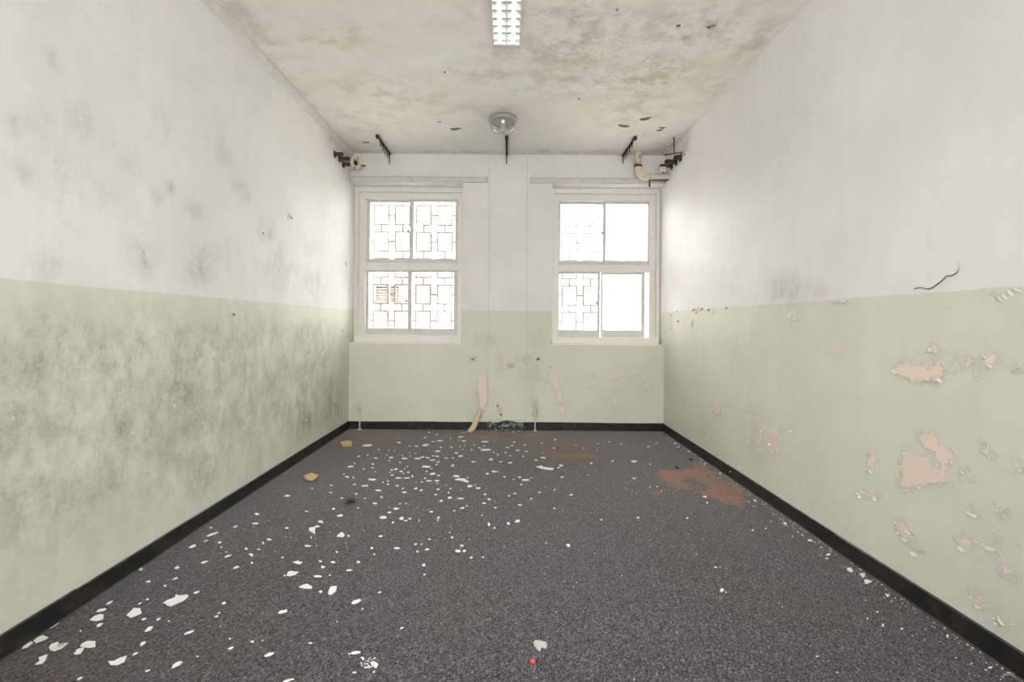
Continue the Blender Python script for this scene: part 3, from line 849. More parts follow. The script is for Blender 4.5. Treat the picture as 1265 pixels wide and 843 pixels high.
# flat strap tied to the ceiling above the right brackets
st = tag(empty('strap_hanger', (W, 4.29, 2.745)), 'thin rusty flat strap above the right wall brackets', 'strap')
mb = MB()
v = [Vector((W - .001, 4.285, 2.752)), Vector((W - .175, 4.30, 2.728))]
mb.tube([v[0], v[1]], .006, 4)
mb.build('strap', M['rust'], st)
MB().tube([v[0].lerp(v[1], .45), Vector((v[0].lerp(v[1], .45).x - .004, 4.292, CEIL))], .006, 8).build('tie_rod', M['iron'], st)

# white block clipped under the far right bracket
cb_ = tag(empty('clip_block', (W - .10, 4.555, 2.66)), 'small white block under the rusty bracket on the right wall', 'block')
MB().box((W - .135, 4.535, 2.652), (W - .065, 4.575, 2.704), .006).build('block', M['pipe_white'], cb_)
MB().tube([(W - .100, 4.545, 2.652), (W - .100, 4.545, 2.636)], .005, 8).build('screw', M['iron'], cb_)

# open pipe stub in the left corner
e = back_pt(440, 201.2, 4.60)
d = Vector((.62, -.76, -.16)).normalized()
pr = tag(empty('open_pipe', (-W, 4.66, e.z)), 'cream pipe stub with a dark open end in the left corner', 'pipe')
rad = .054
wall_end = Vector((-W + .002, e.y + .085, e.z + .004))
pts = [wall_end, wall_end + Vector((.035, -.006, 0)), e - d * .045, e - d * .02, e]
MB().tube(pts, [rad * .92, rad * .92, rad * .92, rad, rad], 24, cap=False).build('pipe_body', M['pipe_white'], pr, True)
mb = MB()
u = d.cross(Vector((0, 0, 1))).normalized(); w2 = u.cross(d)
rings = []
for rr, off in ((rad, -.012), (rad * 1.16, -.012), (rad * 1.18, .002), (rad * .98, .008), (rad * .52, .004), (rad * .48, -.035)):
    rings.append([mb.bm.verts.new(e + d * off + (u * math.cos(2 * math.pi * k / 28) + w2 * math.sin(2 * math.pi * k / 28)) * rr) for k in range(28)])
for a, b in zip(rings, rings[1:]):
    for k in range(28): mb.bm.faces.new((a[k], a[(k + 1) % 28], b[(k + 1) % 28], b[k]))
mb.build('flange', M['pipe'], pr, True)
mb = MB(); q = e - d * .030
mb.tube([q, q - d * .004], rad * .6, 20); mb.build('bore', M['hole'], pr)
MB().tube([e + u * -.035 + Vector((.01, 0, -.02)), e + u * -.035 + Vector((.06, .01, -.018))], .006, 8).build('pin', M['iron'], pr)

# elbow pipe in the right corner
PY, PR = 4.675, .033
xv = back_pt(788.2, 200, PY).x; zh = back_pt(810, 219, PY).z
ep = tag(empty('elbow_pipe', (xv, PY, CEIL)), 'cream pipe with rust bending from the ceiling to the right wall', 'pipe')
MB().tube([(xv, PY, CEIL), (xv, PY, CEIL - .03), (xv, PY, zh + .11)], PR, 20, False).build('drop_pipe', M['pipe'], ep, True)
rb = .085
el = [Vector((xv + rb - rb * math.cos(a), PY, zh + rb - rb * math.sin(a))) for a in [k / 10 * math.pi / 2 for k in range(11)]]
MB().tube([Vector((xv, PY, zh + .115))] + el + [Vector((xv + rb + .02, PY, zh))], PR * 1.14, 20).build('elbow', M['pipe'], ep, True)
MB().tube([(xv + rb + .015, PY, zh), (W, PY, zh)], PR, 20, False).build('branch_pipe', M['pipe_white'], ep, True)
MB().tube([(xv, PY, zh + .100), (xv, PY, zh + .122)], PR * 1.25, 20).build('joint_ring', M['rust'], ep)
MB().tube([(xv + .118, PY - .01, zh - .028), (xv + .118, PY - .01, zh - .105)], .0085, 10).build('clip_stem', M['iron'], ep)
MB().tube([(xv + .105, PY, zh), (xv + .130, PY, zh)], PR * 1.1, 20).build('pipe_clip', M['pipe'], ep)
MB().box((xv + .13, PY - .04, zh - .044), (W - .006, PY - .024, zh - .036)).build('support_bar', M['rust'], ep)

# ------------------------------------------------------------------ curtain battens along the lintel edge
for x0, x1, lab in ((-W + .004, -.207, 'long painted curtain batten above the left window'), (.230, W - .004, 'long painted curtain batten above the right window')):
    r = tag(empty('curtain_batten', ((x0 + x1) / 2, D, 2.60)), lab, 'batten', 'curtain battens over the windows')
    MB().box((x0, D - .022, 2.596), (x1, D, 2.642), .003).box((x0, D - .026, 2.642), (x1, D, 2.650), .002).build('rail', M['batten'], r)
    for x in (x0 + .018, x1 - .018): MB().box((x - .006, D - .034, 2.604), (x + .006, D - .020, 2.636), .002).build('end_bracket', M['alu'], r)
    for t in (.13, .2, .52, .8): MB().box((x0 + (x1 - x0) * t, D - .0245, 2.613), (x0 + (x1 - x0) * t + .07, D - .0215, 2.628)).build('mounting_slot', M['alu'], r)

# ------------------------------------------------------------------ two cut pipe stubs rising from the floor
for px, lab in ((661, 'thin cut pipe stub at the wall foot right of the boxed chase'), (444, 'thin cut pipe stub at the wall foot in the left corner')):
    p = back_pt(px, 530, D - .03)
    r = tag(empty('pipe_stub', (p.x, D - .024, 0)), lab, 'pipe stub', 'cut pipe stubs at the back wall')
    hgt = .23 if px > 600 else .17
    MB().tube([(p.x, D - .024, 0), (p.x, D - .022, hgt * .6), (p.x + .002, D - .016, hgt)], [.0085, .0075, .006], 12).build('pipe_body', M['pipe_white'], r, True)
    MB().lathe([(0, .008), (.012, .008), (.022, .004), (.024, .001), (0, .001)], (p.x, D - .034, 0), 16).build('floor_collar', M['pipe_white'], r, True)

# ------------------------------------------------------------------ peeled strip hanging from the back wall
pts = [(334, 452, .012, 52), (318, 500, .05, 62), (290, 570, .075, 66), (268, 630, .09, 66), (238, 690, .10, 66), (195, 728, .13, 56), (150, 738, .17, 44), (96, 742, .20, 16)]
mb = MB(); prev = None
fine_ = []
for i in range(len(pts) - 1):
    for k in range(4):
        t = k / 4; fine_.append(tuple(a + (b - a) * t for a, b in zip(pts[i], pts[i + 1])))
fine_.append(pts[-1])
rows = []
for i, (x, y, off, w_) in enumerate(fine_):
    q = back_pt(560 + x / 9.917, 460 + y / 9.917, D - off)
    q.z = max(q.z, .006)
    t = Vector(fine_[min(i + 1, len(fine_) - 1)][:2]) - Vector(fine_[max(i - 1, 0)][:2]); t.normalize()
    side = Vector((-t.y, 0, -t.x)); hw = w_ / 9.917 * .0085 / 2 * (1 + .12 * math.sin(i * 2.1))
    if i > 20: side = Vector((-t.y, -.6, 0)).normalized()
    rows.append([mb.bm.verts.new(q + side * hw * s + Vector((0, -.006 * (1 - s * s), 0))) for s in (-1, -.33, .33, 1)])
for a, b in zip(rows, rows[1:]):
    for j in range(3): mb.bm.faces.new((a[j], a[j + 1], b[j + 1], b[j]))
so = mb.build('peeling_strip', M['strip'], wall_back, True)
so['label'] = 'tan strip of paint peeled off and hanging to the floor'
md = so.modifiers.new('thickness', 'SOLIDIFY'); md.thickness = .0016

# ------------------------------------------------------------------ curled flakes still clinging to walls and ceiling


def flake_mesh(seed, mat):
    r = random.Random(seed)
    vs, fs = [], []
    n = 4
    wob = [r.uniform(.7, 1.15) * (1 - .55 * (i / n) ** 2) * (.6 if i == 0 else 1) for i in range(n + 1)]
    for i in range(n + 1):
        t = i / n
        a = t * r.uniform(1.2, 1.9)
        y = math.sin(a) * .55
        z = (1 - math.cos(a)) * .45
        for s in (-1, -.2, .5, 1):
            vs.append((s * .5 * wob[i] + r.uniform(-.07, .07), -y + r.uniform(-.05, .05), z + .02 + .06 * (1 - s * s)))
    for i in range(n):
        for j in range(3): fs.append((i * 4 + j, i * 4 + j + 1, i * 4 + j + 5, i * 4 + j + 4))
    me = bpy.data.meshes.new('paint_flake'); me.from_pydata(vs, [], fs); me.materials.append(M[mat])
    me.polygons.foreach_set('use_smooth', [True] * len(fs))
    return me


FM = {k: [flake_mesh(i * 3 + len(k), k) for i in range(5)] for k in ('flake', 'flake_white', 'flake_dark', 'pinkflake')}
BAS = {'r': Matrix(((0, 0, -1), (-1, 0, 0), (0, 1, 0))), 'l': Matrix(((0, 0, 1), (1, 0, 0), (0, 1, 0))), 'b': Matrix(((1, 0, 0), (0, 0, -1), (0, 1, 0))), 'c': Matrix(((1, 0, 0), (0, -1, 0), (0, 0, -1)))}
for k_, m_ in BAS.items(): assert m_.determinant() > 0, k_
frn = random.Random(11)


def flake(parent, where, p, size, aspect=1.0, rot=None, mat='flake', lift=1.0):
    """local flake axes: x along the surface, y up the wall, z out of it; the flake hangs down from p and curls out"""
    o = bpy.data.objects.new('paint_flake', frn.choice(FM[mat])); COL.objects.link(o); o.parent = parent
    o.matrix_local = Matrix.Translation(p) @ (BAS[where] @ Matrix.Rotation(frn.uniform(-.7, .7) if rot is None else rot, 3, 'Z')).to_4x4() @ Matrix.Diagonal((size * aspect, size, size * .5 * lift, 1))


def wall_uv(u, z, side): return Vector((W * side, u, z))


cnt = 0
for poly in rp:                                   # lower rims of the peeled patches
    P = [Vector(q) for q in poly]
    c0 = sum(P, Vector((0, 0))) / len(P)
    per = sum((P[i] - P[i - 1]).length for i in range(len(P)))
    for i in range(len(P)):
        a, b = P[i - 1], P[i]
        mid = (a + b) / 2
        low = mid.y < c0.y
        L = (b - a).length
        k = max(1, int(L / .045)) if low else (1 if frn.random() < .12 else 0)
        for j in range(k):
            if frn.random() < (.25 if low else 0): continue
            q = a.lerp(b, (j + frn.uniform(.2, .8)) / k)
            flake(wall_right, 'r', wall_uv(q.x, q.y, 1) - Vector((.0006, 0, 0)), frn.uniform(.011, .024), frn.uniform(.8, 1.7), mat='flake' if frn.random() < .5 else 'flake_white', lift=1.3); cnt += 1
for px, py in [(1095, 432), (1087, 439), (1108, 451), (1138, 434), (1146, 434), (1171, 433), (1205, 461), (1207, 467), (1252, 450), (1219, 416), (1224, 424), (1077, 520), (1069, 537), (1234, 518), (1064, 410), (1056, 412), (1170, 378), (1085, 381), (1074, 379), (1057, 407),
               (968, 425), (964, 430), (966, 412), (937, 515), (935, 525), (956, 517), (978, 532), (1030, 533), (1068, 538), (916, 422), (917, 408), (936, 549), (940, 555), (905, 560), (925, 545), (1121, 620), (1108, 625), (1104, 618), (1235, 560), (1242, 575), (1250, 580), (1255, 615), (1225, 640), (1230, 655), (1258, 673), (1206, 668), (1215, 672), (1264, 680), (1140, 680), (1147, 672), (1210, 750), (1232, 760), (1250, 770)]:
    s_ = (px - 626) / 640
    flake(wall_right, 'r', wall_pt(px, py) - Vector((.0006, 0, 0)), frn.uniform(.010, .020) * (1.3 - .4 * s_), frn.uniform(.7, 1.7)); cnt += 1
for px, py, m_ in [(829, 389, 'flake_dark'), (836, 384, 'flake_dark'), (838, 396, 'flake_dark'), (857, 382, 'flake_dark'), (861, 385, 'flake'), (868, 381, 'flake_dark'), (876, 382, 'flake_dark'), (897, 380, 'flake_dark'), (934, 382, 'flake'), (1030, 372, 'flake'), (1042, 370, 'flake_white'), (843, 187, 'flake_white'), (850, 178, 'flake_white'), (846, 190, 'flake_dark'),
                   (855, 402, 'flake_dark'), (829, 405, 'flake_dark'), (838, 407, 'flake'), (880, 384, 'flake'), (894, 546, 'flake'), (882, 540, 'flake'), (872, 537, 'flake'), (899, 572, 'flake'), (903, 580, 'flake'), (915, 577, 'flake'), (889, 500, 'flake'), (893, 497, 'flake_white'), (881, 503, 'flake'), (887, 510, 'flake')]:
    flake(wall_right, 'r', wall_pt(px, py) - Vector((.0006, 0, 0)), frn.uniform(.02, .038), frn.uniform(.9, 2.0), mat=m_); cnt += 1
# torn V by the dado line at the near end of the right wall
for px, py, rt in [(1222, 361, .9), (1230, 364, .9), (1237, 368, -.9), (1243, 366, -.9), (1250, 361, -.8), (1258, 357, -.5)]:
    flake(wall_right, 'r', wall_pt(px, py) - Vector((.0006, 0, 0)), .014, 2.0, rt, 'flake_white' if frn.random() < .5 else 'flake')
for px, py, s, m_ in [(356, 262, .06, 'flake_white'), (359, 267, .04, 'flake_dark'), (325, 287, .03, 'flake_dark'), (329, 290, .03, 'flake_white'), (427, 325, .06, 'flake_dark'), (423, 408, .045, 'flake_dark'), (426, 413, .04, 'flake_white'), (397, 436, .05, 'flake_white'), (395, 444, .04, 'flake_white'), (288, 387, .03, 'flake_dark'), (285, 384, .025, 'flake'),
                      (73, 362, .014, 'flake_white'), (215, 500, .02, 'flake'), (16, 515, .02, 'flake'), (163, 534, .02, 'flake'), (401, 433, .03, 'flake_white'), (372, 525, .03, 'flake'), (378, 518, .03, 'flake_white'), (323, 381, .02, 'flake'), (196, 375, .012, 'flake'), (240, 560, .012, 'flake'), (255, 605, .02, 'flake')]:
    flake(wall_left, 'l', wall_pt(px, py) + Vector((.0006, 0, 0)), s, frn.uniform(.5, 1.0), mat=m_)
for poly in bp[1:]:
    P = [Vector(q) for q in poly]; c0 = sum(P, Vector((0, 0))) / len(P)
    for i in range(len(P)):
        mid = (P[i - 1] + P[i]) / 2
        if mid.y < c0.y and frn.random() < .6: flake(wall_back, 'b', Vector((mid.x, D - .0006, mid.y)), frn.uniform(.016, .03), frn.uniform(.8, 1.5))
for px, py, s, m_ in [(664, 442, .05, 'flake_dark'), (661, 441, .04, 'flake_white'), (715, 485, .03, 'flake_white'), (682, 502, .03, 'flake_white'), (598, 507, .03, 'pinkflake'), (672, 470, .05, 'flake'), (676, 466, .05, 'flake_white'), (584, 443, .03, 'flake_dark'), (700, 440, .025, 'flake'), (780, 450, .03, 'flake'), (745, 455, .03, 'flake')]:
    flake(wall_back, 'b', back_pt(px, py) - Vector((0, .0006, 0)), s, mat=m_)
for px, py, s, a, m_ in [(631, 449, .075, 1.3, 'pinkflake'), (614, 500, .05, .5, 'flake_dark'), (616, 505, .06, .9, 'pinkflake'), (618, 511, .05, .6, 'flake_dark')]:
    flake(chase, 'b', back_pt(px, py, D - CT) - Vector((0, .0006, 0)), s, a, .5 if py > 490 else 0, m_)
for px, py, s, a, m_ in [(562, 158, .07, 2.0, 'flake_dark'), (572, 159, .05, 1, 'flake_white'), (542, 150, .04, 1.5, 'flake_dark'), (560, 164, .03, 2, 'flake_white'), (838, 8 + 22, .05, 1, 'flake_dark'), (876, 33, .03, 2.2, 'flake_dark'), (880, 31, .03, 2, 'flake_dark'), (771, 154, .09, 1.8, 'flake_dark'), (797, 145, .09, 1.6, 'flake_dark'), (815, 160, .05, 1.6, 'flake_dark'), (818, 157, .05, 1.6, 'flake_dark'), (826, 131, .05, 1, 'flake_white'),
                         (716, 121, .05, .6, 'flake_dark'), (549, 88, .04, .8, 'flake_dark'), (452, 175, .06, 1.6, 'flake_dark'), (478, 173, .05, 1.4, 'flake_white'), (796, 164, .05, 1.2, 'flake_white'), (834, 170, .08, .8, 'flake_white'), (762, 11, .03, .6, 'flake_dark')]:
    q = ceil_pt(px, py); q.z = CEIL - .0006
    flake(ceiling, 'c', q, s * .55, a * 1.5, frn.uniform(-.5, .5), m_)

# crack running up from the dado on the right wall: a dark strip painted as the slit's shade, with a lifted lip
cp = [(80, 415, 8), (110, 405, 12), (150, 396, 8), (205, 405, 16), (240, 410, 20), (290, 388, 30), (330, 360, 26), (380, 325, 20), (405, 300, 22), (435, 272, 14), (490, 270, 12), (535, 245, 14), (562, 215, 10), (572, 170, 8), (578, 118, 4)]
for nm, off, mt, out_ in (('crack', 0, 'flake_dark', .0008), ('crack_lip', -14, 'flake_white', .004)):
    mb = MB(); rows = []
    for x, y, w_ in cp:
        ww = w_ if nm == 'crack' else w_ * .9 + 4
        r_ = []
        for s, o_ in ((-.5, 0), (.5, 1)):
            q = wall_pt(1120 + x / 8.724 + (0), 310 + (y + off + s * ww) / 8.724)
            r_.append(mb.bm.verts.new(q - Vector((out_ * (o_ if nm == 'crack_lip' else 1), 0, 0))))
        rows.append(r_)
    for a, b in zip(rows, rows[1:]): mb.bm.faces.new((a[0], b[0], b[1], a[1]))
    o = mb.build(nm, M[mt], wall_right)
    sm = o.modifiers.new('thickness', 'SOLIDIFY'); sm.thickness = .0006

# ------------------------------------------------------------------ loose things on the carpet


def lump(name, px, py, wpx, hpx, mat, label, cat, seed, sharp=.5, hz=None):
    a = floor_pt(px, py + hpx * .35)
    sx = wpx * a.y / F / 2; h = (hz or hpx * 1.05 * a.y / F) / 2
    bm = bmesh.new()
    bmesh.ops.create_icosphere(bm, subdivisions=3, radius=1)
    o3 = Vector((seed * 3.1, seed, 0))
    for v in bm.verts:
        k = 1 + sharp * mnoise.noise(v.co * 1.3 + o3) + sharp * .5 * mnoise.noise(v.co * 3.4 + o3)
        v.co = v.co * k
        v.co.z = max(v.co.z, -.75)
        v.co = Vector((v.co.x * sx, v.co.y * sx * .75, v.co.z * h))
    z0 = min(v.co.z for v in bm.verts)
    for v in bm.verts: v.co.z -= z0 + .0005
    me = bpy.data.meshes.new(name); bm.to_mesh(me); bm.free()
    return tag(link(name, me, M[mat], None, a, True), label, cat)


lump('debris_lump', 384, 590, 17, 9, 'lump', 'rounded tan lump of debris on the carpet by the left wall', 'debris', 2, .3)
lump('debris_lump', 428, 549, 15, 8, 'lump', 'angular tan lump of debris in the back left corner', 'debris', 8, .42)

# crumpled brown leaf
c = floor_pt(432, 622); sc = c.y / F
bm = bmesh.new(); bmesh.ops.create_grid(bm, x_segments=10, y_segments=8, size=1)
bmesh.ops.delete(bm, geom=[v for v in bm.verts if (v.co.x ** 2 + v.co.y ** 2) > 1.05 + .35 * mnoise.noise(v.co * 3)], context='VERTS')
for v in bm.verts:
    z = .9 * abs(mnoise.noise(v.co * 1.7 + Vector((3, 1, 0)))) + .25 * abs(mnoise.noise(v.co * 5)) + .35 * abs(v.co.y) * (1 if v.co.x > 0 else .5)
    v.co = Vector((v.co.x * 7.5 * sc, v.co.y * 7 * sc, z * 9 * sc + .001))
z0 = min(v.co.z for v in bm.verts)
for v in bm.verts: v.co.z -= z0 - .001
me = bpy.data.meshes.new('dry_leaf'); bm.to_mesh(me); bm.free()
o = tag(link('dry_leaf', me, M['leaf'], None, c, True), 'crumpled dark brown dry leaf on the carpet', 'leaf')
sm = o.modifiers.new('thickness', 'SOLIDIFY'); sm.thickness = .0015

# two black slivers beside the rust stain
for (x0, y0), (x1, y1), lab in (((832.5, 576.5), (839, 579), 'curved black sliver at the edge of the rust stain'), ((851, 567.5), (855.5, 568), 'short black sliver near the right skirting')):
    a, b = floor_pt(x0, y0, .008), floor_pt(x1, y1, .008)
    b.z = .004
    mb = MB(); mid = (a + b) / 2 + Vector((0, -.02, .006))
    mb.tube([a, a.lerp(mid, .6), mid, mid.lerp(b, .6), b], [.002, .0065, .008, .006, .002], 6)
    tag(mb.build('black_sliver', M['black'], None, True), lab, 'sliver')

# grey ridged scrap and red crumb in the foreground
c = floor_pt(668, 800); sc = c.y / F
mb = MB()
ol = [(-9, -4), (-6, -5.5), (-1, -5.4), (3, -4.2), (6.5, -3), (8, 0), (6.5, 3.5), (3.5, 3), (1, 1.8), (0.4, 4.2), (-.5, 7), (-3.5, 5.5), (-6.5, 2.5), (-8.5, -.5)]
vs = [floor_pt(668 + x, 799 + y) for x, y in ol]
top = [mb.bm.verts.new(v + Vector((0, 0, .008 + .006 * mnoise.noise(v * 30)))) for v in vs]
bot = [mb.bm.verts.new(v + Vector((0, 0, .001))) for v in vs]
ctr = mb.bm.verts.new(floor_pt(664, 799) + Vector((0, 0, .011)))
for i in range(len(vs)):
    j = (i + 1) % len(vs)
    mb.bm.faces.new((top[i], top[j], ctr)); mb.bm.faces.new((bot[i], bot[j], top[j], top[i]))
mb.bm.faces.new(bot[::-1])
o = tag(mb.build('plaster_scrap', M['grey']), 'grey ridged scrap lying in the foreground carpet', 'scrap')
for k in range(5):
    a, b = floor_pt(661 + k * 2.2, 794.5 + k * .3), floor_pt(659.5 + k * 2.2, 799 + k * .2)
    MB().tube([a + Vector((0, 0, .009)), b + Vector((0, 0, .0105))], .0014, 5).build('ridge', M['batten'], o)
lump('red_crumb', 658, 817, 6.5, 7, 'red', 'tiny bright red crumb below the grey scrap', 'crumb', 9, .35, .014)

# dry straw at the near right skirting
a = [floor_pt(1236, 838, .004), floor_pt(1241, 834, .02), floor_pt(1249, 834, .028), floor_pt(1256, 838, .02), floor_pt(1264, 842, .006)]
tag(MB().tube(a, [.0012, .0018, .0018, .0016, .001], 6).build('straw', M['straw'], None, True), 'thin dry straw curled against the right skirting', 'straw')

# crumpled black plastic film at the foot of the chase
mb = MB(); nx, nz = 22, 8; rows = []
x0, x1 = back_pt(604, 526).x, back_pt(649, 526).x
for i in range(nx + 1):
    r_ = []
    for j in range(nz + 1):
        u_, v_ = i / nx, j / nz
        x = x0 + (x1 - x0) * u_; z = .004 + .090 * v_ * (1 - .12 * math.sin(u_ * 9))
        y = D - .016 - .020 * (1 - v_) ** 2 * 1.6 - .010 * abs(mnoise.noise(Vector((u_ * 9, v_ * 5, 2)))) - .006 * abs(mnoise.noise(Vector((u_ * 22, v_ * 11, 5))))
        r_.append(mb.bm.verts.new((x, y, z)))
    rows.append(r_)
for a, b in zip(rows, rows[1:]):
    for j in range(nz): mb.bm.faces.new((a[j], a[j + 1], b[j + 1], b[j]))
o = tag(mb.build('plastic_film', M['film'], None, False), 'crumpled shiny black plastic film at the foot of the boxed chase', 'plastic film')
sm = o.modifiers.new('thickness', 'SOLIDIFY'); sm.thickness = .001

